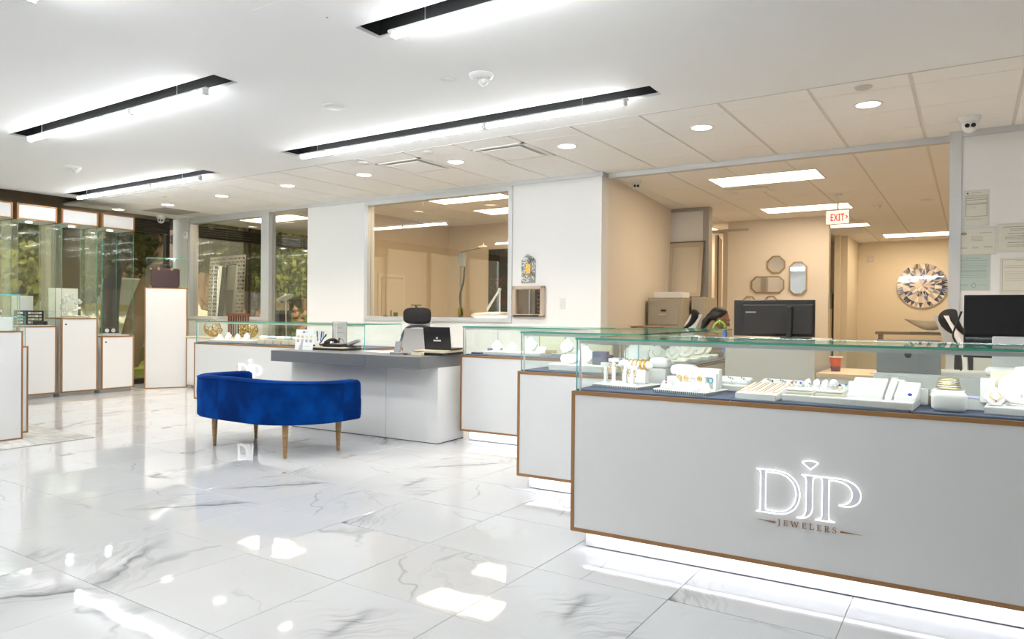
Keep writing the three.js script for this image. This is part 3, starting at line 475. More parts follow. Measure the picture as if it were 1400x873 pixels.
// suitcase pedestal, turned toward the room
{
  const A = V(-10.357, 0, -5.883), B = V(-10.073, 0, -6.386), W = A.distanceTo(B), turn = Math.atan2(-(B.z - A.z), B.x - A.x), H = 1.52;
  const t = thing('display_pedestal', 'tall white pedestal with bronze edges under the suitcase', 'pedestal', A, turn);   // local x along the front, front faces +z
  part('body', bx(0.003, W - 0.003, 0.0, H - 0.004, -0.42, -0.01), laminate, t);
  part('front_panel', bx(0.014, W - 0.014, 0.014, H - 0.016, -0.012, -0.003), laminate, t);
  each('edge_trim', [bx(0, 0.014, 0, H, -0.016, 0), bx(W - 0.014, W, 0, H, -0.016, 0), bx(0.014, W - 0.014, 0, 0.014, -0.016, 0), bx(0.014, W - 0.014, H - 0.016, H, -0.016, 0), bx(-0.001, 0.003, 0, H, -0.42, -0.0165), bx(W - 0.003, W + 0.001, H - 0.016, H, -0.42, -0.0165)], copper, t, 'bronze brown edging');
  const v = thing('glass_vitrine', 'clear glass cover over the suitcase', 'vitrine', A.clone().setY(H), turn);
  const h = 0.44;
  each('pane', [bx(0.02, W - 0.02, 0, h, -0.028, -0.02), bx(0.02, W - 0.02, 0, h, -0.40, -0.392), bx(0.02, 0.028, 0, h, -0.392, -0.028), bx(W - 0.028, W - 0.02, 0, h, -0.392, -0.028), bx(0.02, W - 0.02, h + 0.001, h + 0.009, -0.40, -0.02)], pane, v);
  each('glass_edge', [bx(0.018, W - 0.018, h, h + 0.009, -0.02, -0.0175), bx(0.0165, 0.019, 0, h, -0.028, -0.0185), bx(W - 0.019, W - 0.0165, 0, h, -0.028, -0.0185), bx(W - 0.019, W - 0.0165, h, h + 0.009, -0.4, -0.0185), bx(0.0165, 0.019, h, h + 0.009, -0.4, -0.0185), bx(W - 0.019, W - 0.0165, 0, h, -0.40, -0.392)], glassEdge, v, 'green glass edge');
  const c = A.clone().lerp(B, 0.48).setY(H + 0.0005), n = V(-Math.sin(turn), 0, -Math.cos(turn)); c.addScaledVector(n, 0.2);
  const s = thing('suitcase', 'burgundy leather suitcase with brass corners in a glass cover', 'suitcase', c, turn);
  const lm = mat([0.055, 0.022, 0.028], 0.55, 0, { bumpMap: rep(fineNoise, 8), bumpScale: 0.001 }), br = mat([0.5, 0.36, 0.14], 0.3, 1);
  part('body', rbx(-0.2, 0.2, 0.004, 0.30, -0.07, 0.07, 0.028, 4), lm, s);
  part('lid_seam', rbx(-0.2015, 0.2015, 0.0025, 0.3015, 0.012, 0.018, 0.003, 1), mat([0.03, 0.012, 0.016], 0.6), s);
  for (const x of [-1, 1]) for (const y of [0.019, 0.288]) part('brass_corner', rbx(x * 0.2 - 0.018, x * 0.2 + 0.018, y - 0.018, y + 0.018, 0.03, 0.073, 0.012, 2), br, s, 'brass corner');
  part('handle', tube([[-0.065, 0.30, 0], [-0.06, 0.338, 0], [0, 0.348, 0], [0.06, 0.338, 0], [0.065, 0.30, 0]], 0.010, 24, 8), lm, s);
  for (const x of [-0.09, 0.09]) part('latch', rbx(x - 0.016, x + 0.016, 0.27, 0.312, 0.068, 0.076, 0.003, 1), br, s, 'brass latch');
}
// near pedestals on the rug with nested glass covers
{
  const ped = (label, x, z0, z1, H, gh) => {
    const t = thing('vitrine_pedestal', label, 'pedestal', [x, 0.0085, z0]), L = z1 - z0, D = 0.5;
    part('body', bx(-D, -0.012, 0, H - 0.004, L + 0.003, -0.003), laminate, t);
    part('front_panel', bx(-0.014, -0.003, 0.014, H - 0.014, L + 0.014, -0.014), laminate, t);
    each('edge_trim', [bx(-0.018, 0, 0, H, -0.014, 0), bx(-0.018, 0, 0, H, L, L + 0.014), bx(-0.018, 0, 0, 0.014, L + 0.014, -0.014), bx(-0.018, 0, H - 0.014, H, L + 0.014, -0.014), bx(-D + 0.0145, -0.0185, H - 0.012, H - 0.001, L - 0.001, L + 0.004), bx(-D, -D + 0.014, 0, H, L - 0.001, L + 0.004)], copper, t, 'bronze brown edging');
    const v = thing('glass_vitrine', label.replace('white', 'glass cover on the white').replace('pedestal', 'stand'), 'vitrine', [x, H + 0.0085, z0]);
    each('pane', [bx(-0.03, -0.022, 0, gh, L + 0.02, -0.02), bx(-D + 0.02, -D + 0.028, 0, gh, L + 0.02, -0.02), bx(-D + 0.028, -0.03, 0, gh, L + 0.02, L + 0.028), bx(-D + 0.028, -0.03, 0, gh, -0.028, -0.02), bx(-D + 0.02, -0.022, gh + 0.001, gh + 0.009, L + 0.02, -0.02)], pane, v);
    each('glass_edge', [bx(-0.03, -0.0195, 0, gh, L + 0.0175, L + 0.02), bx(-0.022, -0.0195, gh, gh + 0.009, L + 0.018, -0.018), bx(-D + 0.018, -0.02, gh, gh + 0.009, L + 0.0175, L + 0.02), bx(-D + 0.02, -D + 0.028, 0, gh, L + 0.0175, L + 0.02)], glassEdgeBlue, v, 'teal glass edge');
    return t;
  };
  ped('white pedestal on the rug in front of the first tower', -7.11, -2.42, -2.93, 0.968, 0.315);
  ped('lower white pedestal at the rug corner behind its taller twin', -7.45, -2.95, -3.115, 0.815, 0.27);
  const b = thing('necklace_bust', 'black necklace bust in the near glass cover', 'bust', [-7.32, 0.9775, -2.62]);
  part('bust', lathe([[0.001, 0], [0.06, 0], [0.07, 0.05], [0.075, 0.13], [0.03, 0.17], [0.025, 0.2], [0.001, 0.205]], 24), blackFabric, b);
  part('necklace', ring(0.055, 0.004, 0, 0.15, 0.01, 1.2), silver, b, 'silver necklace');
  solo('display_riser', rbx(-0.09, 0.09, 0, 0.12, -0.09, 0.09, 0.005), leatherette, 'white riser block in the near glass cover', 'riser', [-7.30, 0.9775, -2.80]);
  solo('bracelet', ring(0.032, 0.004, 0, 0.032, 0, 0), silver, 'silver bracelet standing on the white riser', 'bracelet', [-7.28, 1.0985, -2.80], 0.6);
}
// ---------------------------------------------------------------- on and around the desk
const Ct = (x, y, z) => { const g = new THREE.Group(); return g; };
const ON = (px, py, y) => { const p = atY(px, py, y); return p; };
const DY = 0.788;
{
  const cardTex = canvasTex(256, 256, (x, w, h) => { x.fillStyle = '#f4f4f2'; x.fillRect(0, 0, w, h); x.fillStyle = '#8d8d95'; x.fillRect(96, 22, 34, 22); x.fillStyle = '#c9c9c9'; x.fillRect(136, 26, 30, 8); for (let i = 0; i < 4; i++) { x.fillStyle = ['#dccfae', '#e6d6a4', '#eadfbe', '#efe0a8'][i]; x.beginPath(); x.arc(36 + i * 61, 92, 17, 0, 7); x.fill(); x.fillStyle = '#b3aca6'; x.fillRect(18 + i * 61, 124, 36, 34); x.fillStyle = '#d8d2cc'; x.fillRect(22 + i * 61, 132, 28, 3); x.fillRect(22 + i * 61, 142, 28, 3); } x.fillStyle = '#dcdcdc'; x.fillRect(40, 210, 176, 5); });
  const cd = thing('swatch_card', 'white upright counter card with four round swatches', 'card', cu(-5.49, DY, -5.02), RC + 0.06);
  part('card', new THREE.BoxGeometry(0.235, 0.205, 0.004).translate(0.118, 0.1025, 0).rotateX(-0.12), [whitePlastic, whitePlastic, whitePlastic, whitePlastic, mat(0xffffff, 0.4, 0, { map: cardTex }), whitePlastic], cd);
  part('easel', extr([[0, 0], [-0.07, 0], [0, 0.12]], 0.004).rotateY(Math.PI / 2).translate(0.1, 0, -0.006), whitePlastic, cd);
  const tray = thing('phone_tray', 'low wooden tray with black edges carrying the desk phone', 'tray', cu(-5.38, DY, -5.12), RC + 0.08);
  part('board', boxUV(rbx(0, 0.42, 0.018, 0.03, -0.31, 0, 0.003, 1), 2), paleWood, tray); part('black_edge', rbx(0.008, 0.412, 0, 0.018, -0.302, -0.008, 0.003, 1), blackPlastic, tray, 'black tray edge');
  const ph = thing('desk_phone', 'black desk phone with its handset on the wooden tray', 'phone', cu(-5.28, DY + 0.031, -5.18), RC + 0.08);
  part('base', rbx(0, 0.24, 0, 0.03, -0.2, 0, 0.008), blackPlastic, ph);
  part('keypad', rbx(0.11, 0.22, 0.03, 0.035, -0.17, -0.04, 0.002, 1), greyPlastic, ph);
  part('handset', merge([tube([[0.045, 0.05, -0.02], [0.045, 0.065, -0.06], [0.045, 0.066, -0.14], [0.045, 0.05, -0.185]], 0.016, 20, 8), rbx(0.02, 0.07, 0.03, 0.058, -0.05, -0.005, 0.01), rbx(0.02, 0.07, 0.03, 0.058, -0.2, -0.155, 0.01)]), blackPlastic, ph);
  part('cord', tube([[0.045, 0.035, 0], [0, 0.02, 0.03], [-0.03, 0.06, -0.04], [-0.02, 0.12, -0.09], [-0.06, 0.10, -0.13]], 0.006, 40, 8), blackPlastic, ph, 'black coiled cord');
  const rd = thing('card_reader', 'tilted black card terminal beside the desk phone', 'terminal', cu(-5.01, DY + 0.031, -5.30), RC + 0.3);
  part('base', rbx(-0.02, 0.10, 0, 0.012, -0.06, 0.06, 0.004, 1), blackPlastic, rd); part('body', rbx(0, 0.12, 0, 0.03, -0.04, 0.04, 0.008).rotateZ(0.35).translate(-0.01, 0.012, 0), greyPlastic, rd);
  const ph2 = thing('pen_holder', 'white pen holder box with blue pens', 'holder', cu(-5.56, DY, -5.36), RC + 0.1);
  part('box', merge([bx(0, 0.14, 0, 0.075, -0.003, 0), bx(0, 0.14, 0, 0.075, -0.07, -0.067), bx(0, 0.003, 0, 0.075, -0.067, -0.003), bx(0.137, 0.14, 0, 0.075, -0.067, -0.003), bx(0.003, 0.137, 0, 0.004, -0.067, -0.003)]), whitePlastic, ph2); part('badge', [cyl(0.008, 0.008, 0, 0.003, 0, 0, 12).rotateX(Math.PI / 2).translate(0.08, 0.03, 0)], blackPlastic, ph2);
  for (const [x, dx, m] of [[0.02, -0.02, gemBlue], [0.035, 0.02, gemBlue], [0.05, 0.03, mat([0.1, 0.35, 0.7], 0.4)]]) { const p = thing('pen', 'blue pen leaning in the white holder box', 'pen', cu(-5.56, DY + 0.009, -5.36), RC + 0.1, 'blue pens'); part('barrel', bar([x, 0, -0.035], [x + dx * 2, 0.15, -0.035 + dx], 0.005), m, p); part('cap', bar([x + dx * 1.5, 0.11, -0.035 + dx * 0.75], [x + dx * 2.1, 0.17, -0.035 + dx * 1.05], 0.007), m, p); }
  const certTex = canvasTex(256, 320, (x, w, h) => { x.fillStyle = '#d9dadb'; x.fillRect(0, 0, w, h); x.fillStyle = '#a9abad'; x.fillRect(90, 60, 90, 8); x.fillRect(60, 120, 150, 8); x.strokeStyle = '#8b8d8f'; x.lineWidth = 10; x.beginPath(); x.arc(150, 260, 60, 3.1, 6.3); x.stroke(); x.fillStyle = '#7a2a18'; x.beginPath(); x.arc(120, 205, 20, 0, 7); x.fill(); x.fillStyle = '#f4f5f6'; x.fillRect(60, 10, 14, 180); });
  const ce = thing('acrylic_frame', 'clear acrylic frame with a printed certificate behind the phone', 'frame', cu(-5.42, DY, -5.47), RC);
  part('sheet', new THREE.BoxGeometry(0.19, 0.27, 0.003).translate(0.1, 0.135, -0.006), [greyPlastic, greyPlastic, greyPlastic, greyPlastic, mat(0xffffff, 0.3, 0, { map: certTex }), greyPlastic], ce);
  part('acrylic', bx(0, 0.2, 0, 0.28, -0.003, 0), clearPane, ce); part('foot', bx(0, 0.2, 0, 0.004, -0.01, 0.03), clearPane, ce);
  each('rim', [bx(0, 0.2, 0.278, 0.281, -0.008, 0.001), bx(0.198, 0.201, 0, 0.281, -0.008, 0.001), bx(-0.001, 0.002, 0, 0.281, -0.008, 0.001)], greyPlastic, ce);
  const lamp = thing('paper_sheets', 'loose white papers on the grey desktop', 'papers', cu(-4.75, DY, -5.2), RC);
  part('sheet', bx(0, 0.3, 0, 0.0015, -0.2, 0).rotateY(0.2), whitePlastic, lamp); part('sheet', bx(0.12, 0.42, 0.0018, 0.003, -0.14, 0.05).rotateY(-0.1), mat([0.75, 0.76, 0.8], 0.5), lamp);
  const hold = thing('card_holder', 'small grey card holder standing on the desk front', 'holder', cu(-4.18, DY, -5.03), RC);
  part('base', rbx(-0.06, 0.06, 0, 0.02, -0.03, 0.03, 0.004, 1), greyPlastic, hold); part('back', rbx(-0.035, 0.035, 0.016, 0.12, -0.008, 0.008, 0.003, 1).rotateX(-0.25), greyPlastic, hold);
  const bc = thing('business_cards', 'open box of brown and cream business cards', 'cards', cu(-3.93, DY, -5.02), RC + 0.2);
  part('box', rbx(-0.05, 0.05, 0, 0.028, -0.03, 0.03, 0.003, 1), cream, bc); part('cards', bx(-0.044, 0.044, 0.028, 0.036, -0.026, 0.026).rotateZ(0.12), mat([0.25, 0.15, 0.12], 0.5), bc, 'brown cards');
  solo('key_fob', merge([rbx(-0.02, 0.02, 0, 0.014, -0.012, 0.012, 0.005), ring(0.012, 0.002, 0.03, 0.004, 0)]), blackPlastic, 'small black key fob beside the grey card holder', 'key', cu(-4.07, DY, -5.02), RC + 0.4);
  // laptop on its wooden riser
  const rs = thing('laptop_riser', 'pale wooden riser with a black base under the laptop', 'riser', cu(-4.0, DY, -5.06), RC + 0.1);
  part('board', boxUV(rbx(0, 0.30, 0.022, 0.045, -0.40, 0, 0.004, 1), 2), paleWood, rs); part('base', rbx(0.01, 0.29, 0, 0.022, -0.39, -0.01, 0.003, 1), blackPlastic, rs, 'black base');
  const lt = thing('laptop', 'open black laptop with a white crown mark on its lid', 'laptop', cu(-3.985, DY + 0.046, -5.19), RC + 0.04);
  part('base', rbx(0, 0.29, 0, 0.016, -0.2, 0, 0.004, 1), blackPlastic, lt);
  const lid = part('lid', rbx(0, 0.29, 0, 0.195, -0.008, 0, 0.004, 1).rotateX(0.16).translate(0, 0.014, 0.0), mat([0.016, 0.015, 0.015], 0.3), lt);
  const mk = mat([0.75, 0.75, 0.75], 0.4);
  part('crown_mark', merge([extr([[0, 0], [0.018, 0], [0.02, 0.016], [0.0145, 0.007], [0.009, 0.018], [0.0035, 0.007], [-0.002, 0.016]], 0.001).translate(0.137, 0.088, 0.0005), ...[0, 1, 2, 3, 4, 5, 6].map((i) => bx(0.107 + i * 0.0115, 0.116 + i * 0.0115, 0.066, 0.078, 0.0004, 0.0015)), bx(0.106, 0.187, 0.064, 0.0665, 0.0004, 0.0012)]).rotateX(0.16).translate(0, 0.014, 0), mk, lid, 'white crown mark and lettering');
  // chair behind the desk
  const ch = thing('office_chair', 'office chair with black headrest and grey mesh back behind the desk', 'chair', [-5.54, 0, -6.47], 0.35);   // faces -z away? back toward the wall: sitter looks to +z
  const frameW = mat([0.74, 0.74, 0.75], 0.4), mesh = mat([0.42, 0.42, 0.43], 0.8, 0, { bumpMap: rep(fineNoise, 20), bumpScale: 0.002 });
  const curveSheet = (w0, w1, y0, y1, d, n = 10) => { const g = new THREE.BoxGeometry(1, 1, 1, n, 8, 1), p = g.attributes.position; for (let i = 0; i < p.count; i++) { const t = p.getY(i) + 0.5, x = p.getX(i) * (w0 + (w1 - w0) * t), y = y0 + (y1 - y0) * t; p.setXYZ(i, x, y, p.getZ(i) * 0.018 + d * x * x - 0.06 * Math.sin(t * 2.6)); } g.computeVertexNormals(); return g; };
  part('mesh_back', curveSheet(0.56, 0.33, 0.55, 0.985, 0.5), mesh, ch, 'grey mesh backrest');
  part('back_frame', tube([[-0.285, 0.55, 0.03], [-0.25, 0.72, -0.03], [-0.165, 0.97, -0.035], [-0.12, 1.0, -0.045], [0.12, 1.0, -0.045], [0.165, 0.97, -0.035], [0.25, 0.72, -0.03], [0.285, 0.55, 0.03]], 0.017, 60, 8), mat([0.07, 0.07, 0.075], 0.5), ch);
  part('headrest_frame', [tube([[-0.1, 1.0, -0.05], [-0.14, 1.06, -0.06], [-0.12, 1.1, -0.05]], 0.014, 16, 8), tube([[0.1, 1.0, -0.05], [0.14, 1.06, -0.06], [0.12, 1.1, -0.05]], 0.014, 16, 8), rbx(-0.14, 0.14, 1.015, 1.04, -0.07, -0.045, 0.01)], frameW, ch);
  const hr = new THREE.SphereGeometry(1, 28, 18), hp = hr.attributes.position; for (let i = 0; i < hp.count; i++) { const f = (v, k) => Math.sign(v) * Math.pow(Math.abs(v), k); hp.setXYZ(i, 0.175 * f(hp.getX(i), 0.5), 1.135 + 0.098 * f(hp.getY(i), 0.55), 0.035 * f(hp.getZ(i), 0.7) + 0.03 * hp.getX(i) ** 2 - 0.02); } hr.computeVertexNormals();
  part('headrest', hr, blackFabric, ch, 'black padded headrest');
  part('seat', rbx(-0.25, 0.25, 0.44, 0.52, 0.0, 0.48, 0.035, 4), blackFabric, ch);
  part('post', cyl(0.028, 0.028, 0.1, 0.44, 0, 0.22, 16), chrome, ch);
  for (let k = 0; k < 5; k++) { const a = k * 1.2566, l = part('base_arm', bar([0, 0.1, 0.22], [0.3 * Math.sin(a), 0.07, 0.22 + 0.3 * Math.cos(a)], 0.02, 8, 0.014), frameW, ch); part('caster', ball(0.03, 0.3 * Math.sin(a), 0.03, 0.22 + 0.3 * Math.cos(a), 12), blackPlastic, l); }
  for (const s of [-1, 1]) part('armrest', merge([bar([s * 0.27, 0.46, 0.2], [s * 0.28, 0.64, 0.16], 0.014), rbx(s * 0.28 - 0.035, s * 0.28 + 0.035, 0.64, 0.665, 0.05, 0.3, 0.01)]), greyPlastic, ch);
}
// credenza behind the left counter with two gold bowls and a wooden rack
{
  const c = thing('credenza', 'low white credenza under the corner interior window', 'cabinet', [-9.15, 0, -6.56]);
  part('body', rbx(-0.85, 0.85, 0.05, 0.765, -0.3, 0.22, 0.003, 1), laminate, c); part('top', rbx(-0.87, 0.87, 0.765, 0.79, -0.3, 0.24, 0.004, 1), paleWood, c); part('plinth', bx(-0.8, 0.8, 0, 0.05, -0.26, 0.18), greyPlastic, c);
  for (const s of [-1, 1]) { const d = part('door', rbx(s * 0.42 - 0.405, s * 0.42 + 0.405, 0.07, 0.755, 0.22, 0.236, 0.003, 1), laminate, c); part('handle', bar([s * 0.08, 0.5, 0.25], [s * 0.08, 0.62, 0.25], 0.006), chrome, d); }
  const br = mat([0.62, 0.40, 0.13], 0.25, 1);
  [[-9.46, 'gold openwork wreath bowl left of the wooden rack', 0.13], [-8.63, 'gold openwork wreath bowl right of the wooden rack', 0.12]].forEach(([x, label, R], q) => {
    const t = thing('wreath_bowl', label, 'bowl', [x, 0.791, -6.42], 0.3);
    for (let k = 0; k < 30; k++) { const a = rnd(0, 6.28), b = Math.acos(rnd(-0.96, 0.99)), n = V(Math.sin(b) * Math.cos(a), Math.cos(b), Math.sin(b) * Math.sin(a)); const g = new THREE.TorusGeometry(rnd(0.026, 0.042), 0.0065, 6, 14); g.applyQuaternion(new THREE.Quaternion().setFromUnitVectors(V(0, 0, 1), n)); part('link', g.translate(n.x * R * 0.97, R + n.y * R * 0.94 + 0.004, n.z * R * 0.97), br, t); }
  });
  const wr = thing('wooden_rack', 'reddish brown wooden slatted rack between the gold bowls', 'rack', [-9.12, 0.791, -6.6]);
  each('rail', [rbx(-0.24, 0.24, 0.31, 0.35, -0.03, 0.03, 0.004, 1), rbx(-0.24, 0.24, 0.0, 0.03, -0.05, 0.05, 0.004, 1), rbx(-0.24, 0.24, 0.19, 0.215, -0.02, 0.02, 0.004, 1)], redWood, wr);
  for (let k = 0; k < 9; k++) part('slat', rbx(-0.235 + k * 0.0565, -0.215 + k * 0.0565, 0.03, 0.31, -0.012, 0.012, 0.003, 1), redWood, wr);
}
// ---------------------------------------------------------------- jewellery displays inside the counters
const DECK = PT + 0.0085;
const whiteTray = (label, u, w, turn, W, D, H, beaded, y = DECK) => {
  const t = thing('display_tray', label, 'tray', cu(u, y, w), RC + turn);
  part('tray', rbx(-W / 2, W / 2, 0, H, -D / 2, D / 2, 0.004), beaded ? leatherette : leatherette, t);
  if (beaded) { const n = Math.round(W / 0.0105), m = Math.round(D / 0.0105), g = new THREE.BoxGeometry(0.0062, H * 0.62, 0.003), dm = mat([0.16, 0.17, 0.15], 0.6), list = []; for (let i = 0; i < n; i++) list.push(g.clone().translate(-W / 2 + (i + 0.5) * W / n, H * 0.45, D / 2)); for (let i = 0; i < m; i++) list.push(g.clone().rotateY(Math.PI / 2).translate(W / 2, H * 0.45, -D / 2 + (i + 0.5) * D / m)); const p = part('beaded_border', list, dm, t, 'dark dotted border'); p.userData.kind = 'stuff'; }
  else part('side_band', rbx(-W / 2 - 0.0008, W / 2 + 0.0008, 0.002, H * 0.9, -D / 2 - 0.0008, D / 2 + 0.0008, 0.003, 1), leatherGrey, t, 'grey leatherette side');
  return t;
};
const loc = (u, w, turn, dx, dz) => { const p = cu(u, 0, w), a = RC + turn; return [p.x + dx * Math.cos(a) + dz * Math.sin(a), p.z - dx * Math.sin(a) + dz * Math.cos(a)]; };
const superBall = (a, b, c, k = 0.6, n = 20) => { const g = new THREE.SphereGeometry(1, n, n >> 1), p = g.attributes.position, f = (v) => Math.sign(v) * Math.pow(Math.abs(v), k); for (let i = 0; i < p.count; i++) p.setXYZ(i, a * f(p.getX(i)), b * f(p.getY(i)), c * f(p.getZ(i))); g.computeVertexNormals(); return g; };
const block = (label, u, w, turn, W, H, D, m = leatherette, y = DECK, name = 'display_block') => solo(name, rbx(-W / 2, W / 2, 0, H, -D / 2, D / 2, 0.005), m, label, 'block', cu(u, y, w), RC + turn);
const pillow = (label, x, y, z, turn, a, b, c, group, m = leatherette) => solo('display_pillow', superBall(a, b, c, 0.62).translate(0, b, 0), m, label, 'pillow', [x, y, z], turn, group);
const earPair = (label, x, y, z, turn, h, m, group) => { const t = thing('drop_earrings', label, 'earrings', [x, y, z], turn, group); for (const s of [-1, 1]) part('earring', merge([bar([s * 0.018, 0, 0.004], [s * 0.018, -h * 0.4, 0.004], 0.0011, 5), ring(0.007, 0.0016, s * 0.018, -h * 0.4 - 0.008, 0.004, 0, 0, 12), new THREE.OctahedronGeometry(0.0055).translate(s * 0.018, -h, 0.004), bar([s * 0.018, -h * 0.4 - 0.014, 0.004], [s * 0.018, -h, 0.004], 0.001, 5)]), m, t); return t; };
function earPost(label, u, w, h, ear, metal = gold) {
  const p = cu(u, DECK + 0.0175, w), t = thing('earring_stand', label, 'stand', p, RC - 0.2, 'white earring posts on the first beaded tray');
  part('base', cyl(0.026, 0.024, 0, 0.007, 0, 0, 18), leatherette, t); part('post', rbx(-0.009, 0.009, 0.006, h, -0.006, 0.006, 0.002, 1), leatherette, t); part('crossbar', rbx(-0.03, 0.03, h - 0.018, h, -0.006, 0.006, 0.003, 1), leatherette, t);
  earPair(ear, p.x, p.y + h - 0.008, p.z, RC - 0.2, 0.045, metal, 'gold drop earrings on white posts');
}
const fingerRing = (label, x, y, z, turn, gem, group, metal = gold) => { const t = thing('finger_ring', label, 'ring', [x, y, z], turn, group); part('band', ring(0.0095, 0.0016, 0, 0.0095, 0, 0, 0, 16), metal, t); part('stone', new THREE.OctahedronGeometry(0.006).translate(0, 0.022, 0), gem, t); return t; };
function ringRoll(label, u, w, turn, W, rolls, group, y = DECK, n = 7, slope = 0.012) {
  const t = thing('ring_roll_tray', label, 'tray', cu(u, y, w), RC + turn), D = rolls * 0.032 + 0.012;
  part('tray', rbx(-W / 2, W / 2, 0, 0.022, -D / 2, D / 2, 0.004, 1), leatherette, t);
  for (let k = 0; k < rolls; k++) part('roll', new THREE.CapsuleGeometry(0.014, W - 0.045, 4, 10).rotateZ(Math.PI / 2).translate(0, 0.028 + (rolls - k) * slope * 0.5, -D / 2 + 0.022 + k * 0.032), leatherette, t);
  const gems = [diamond, diamond, gemBlue, diamond, gemAqua, diamond];
  for (let i = 0; i < n; i++) { const k = i % rolls, dx = -W / 2 + 0.03 + (W - 0.06) * (i + 0.5) / n, dz = -D / 2 + 0.038 + k * 0.032 - 0.004; const [x, z] = loc(u, w, turn, dx, dz); fingerRing(`${i % 2 ? 'silver' : 'gold'} ring with ${['a clear', 'a clear', 'a blue', 'a clear', 'an aqua', 'a clear'][i % 6]} stone in ${group}`, x, y + 0.034, z, RC + turn + Math.PI / 2, gems[i % 6], `rings in ${group}`, i % 2 ? silver : gold); }
  return t;
}
function ramp(label, u, w, turn, W, D, h0, h1, chains, metal, chainLabel, group, y = DECK) {   // sloped pad, higher at the back, chains laid on it
  const t = thing('necklace_ramp', label, 'stand', cu(u, y + 0.0042, w), RC + turn);
  part('pad', extr([[D / 2, 0], [-D / 2, 0], [-D / 2, h1 - 0.004], [D / 2, h0 - 0.004]], W - 0.008, 0.004).translate(0, 0, -(W - 0.008) / 2).rotateY(-Math.PI / 2).scale(1, 1, 1), leatherette, t);
  for (let k = 0; k < chains; k++) {
    const dx = -W / 2 + W * (k + 0.5) / chains, hw = Math.min(0.012, W / chains * 0.32), s = (h1 - h0) / D, yy = (z) => h0 + (D / 2 - z) * s + 0.010;
    const rr = 0.0011 + (metal === gold ? 0.0006 : 0), pts = [[-hw, -D * 0.46], [-hw, 0], [-hw * 0.8, D * 0.34], [0, D * 0.42], [hw * 0.8, D * 0.34], [hw, 0], [hw, -D * 0.46]].map(([a, z]) => V(dx + a, yy(z) - 0.0015, z));
    const p = cu(u, y, w); solo('chain_necklace', tube(pts, rr, 40, 5), metal, chainLabel, 'necklace', p, RC + turn, group);
  }
  return t;
}
function bust(label, u, w, turn, k, y = DECK, metal = silver, gem = diamond, m = leatherette) {
  const t = thing('necklace_bust', label, 'bust', cu(u, y, w), RC + turn);
  const s = new THREE.Shape(); s.moveTo(-0.018, 0.145); s.quadraticCurveTo(-0.022, 0.118, -0.055, 0.108); s.quadraticCurveTo(-0.078, 0.098, -0.072, 0.055); s.quadraticCurveTo(-0.055, 0.0, 0, -0.004); s.quadraticCurveTo(0.055, 0.0, 0.072, 0.055); s.quadraticCurveTo(0.078, 0.098, 0.055, 0.108); s.quadraticCurveTo(0.022, 0.118, 0.018, 0.145); s.quadraticCurveTo(0, 0.152, -0.018, 0.145);
  const g = new THREE.ExtrudeGeometry(s, { depth: 0.01, bevelEnabled: true, bevelSize: 0.004, bevelThickness: 0.012, bevelSegments: 3, curveSegments: 6 }).translate(0, 0.004, 0.0).scale(k, k, k), p = g.attributes.position; for (let i = 0; i < p.count; i++) p.setZ(i, p.getZ(i) - 3.2 / k * p.getX(i) ** 2); g.computeVertexNormals();
  part('torso', g.rotateX(-0.35).translate(0, 0.006 * k, 0.012 * k), m, t);
  part('foot', rbx(-0.05 * k, 0.05 * k, 0, 0.008, -0.055 * k, 0.03 * k, 0.003, 1), m, t);
  const n = part('necklace', tube([[-0.024 * k, 0.118 * k, -0.012 * k], [-0.04 * k, 0.085 * k, 0.004 * k], [0, 0.05 * k, 0.022 * k], [0.04 * k, 0.085 * k, 0.004 * k], [0.024 * k, 0.118 * k, -0.012 * k]], 0.0016, 30, 6), metal, t, 'fine necklace'); part('pendant', new THREE.OctahedronGeometry(0.008 * k).translate(0, 0.042 * k, 0.028 * k), gem, n);
  return t;
}
const board = (label, u, w, turn, W, H, m, y = DECK, tilt = 0.25, name = 'display_board') => { const t = thing(name, label, 'board', cu(u, y, w), RC + turn); part('face', rbx(-W / 2, W / 2, 0, H, -0.004, 0.004, 0.003, 1).rotateX(-tilt), m, t); part('prop', bar([0, H * 0.7 * Math.cos(tilt), -H * 0.7 * Math.sin(tilt) - 0.004], [0, 0.003, -H * 0.62], 0.003, 6), leatherGrey, t); return t; };
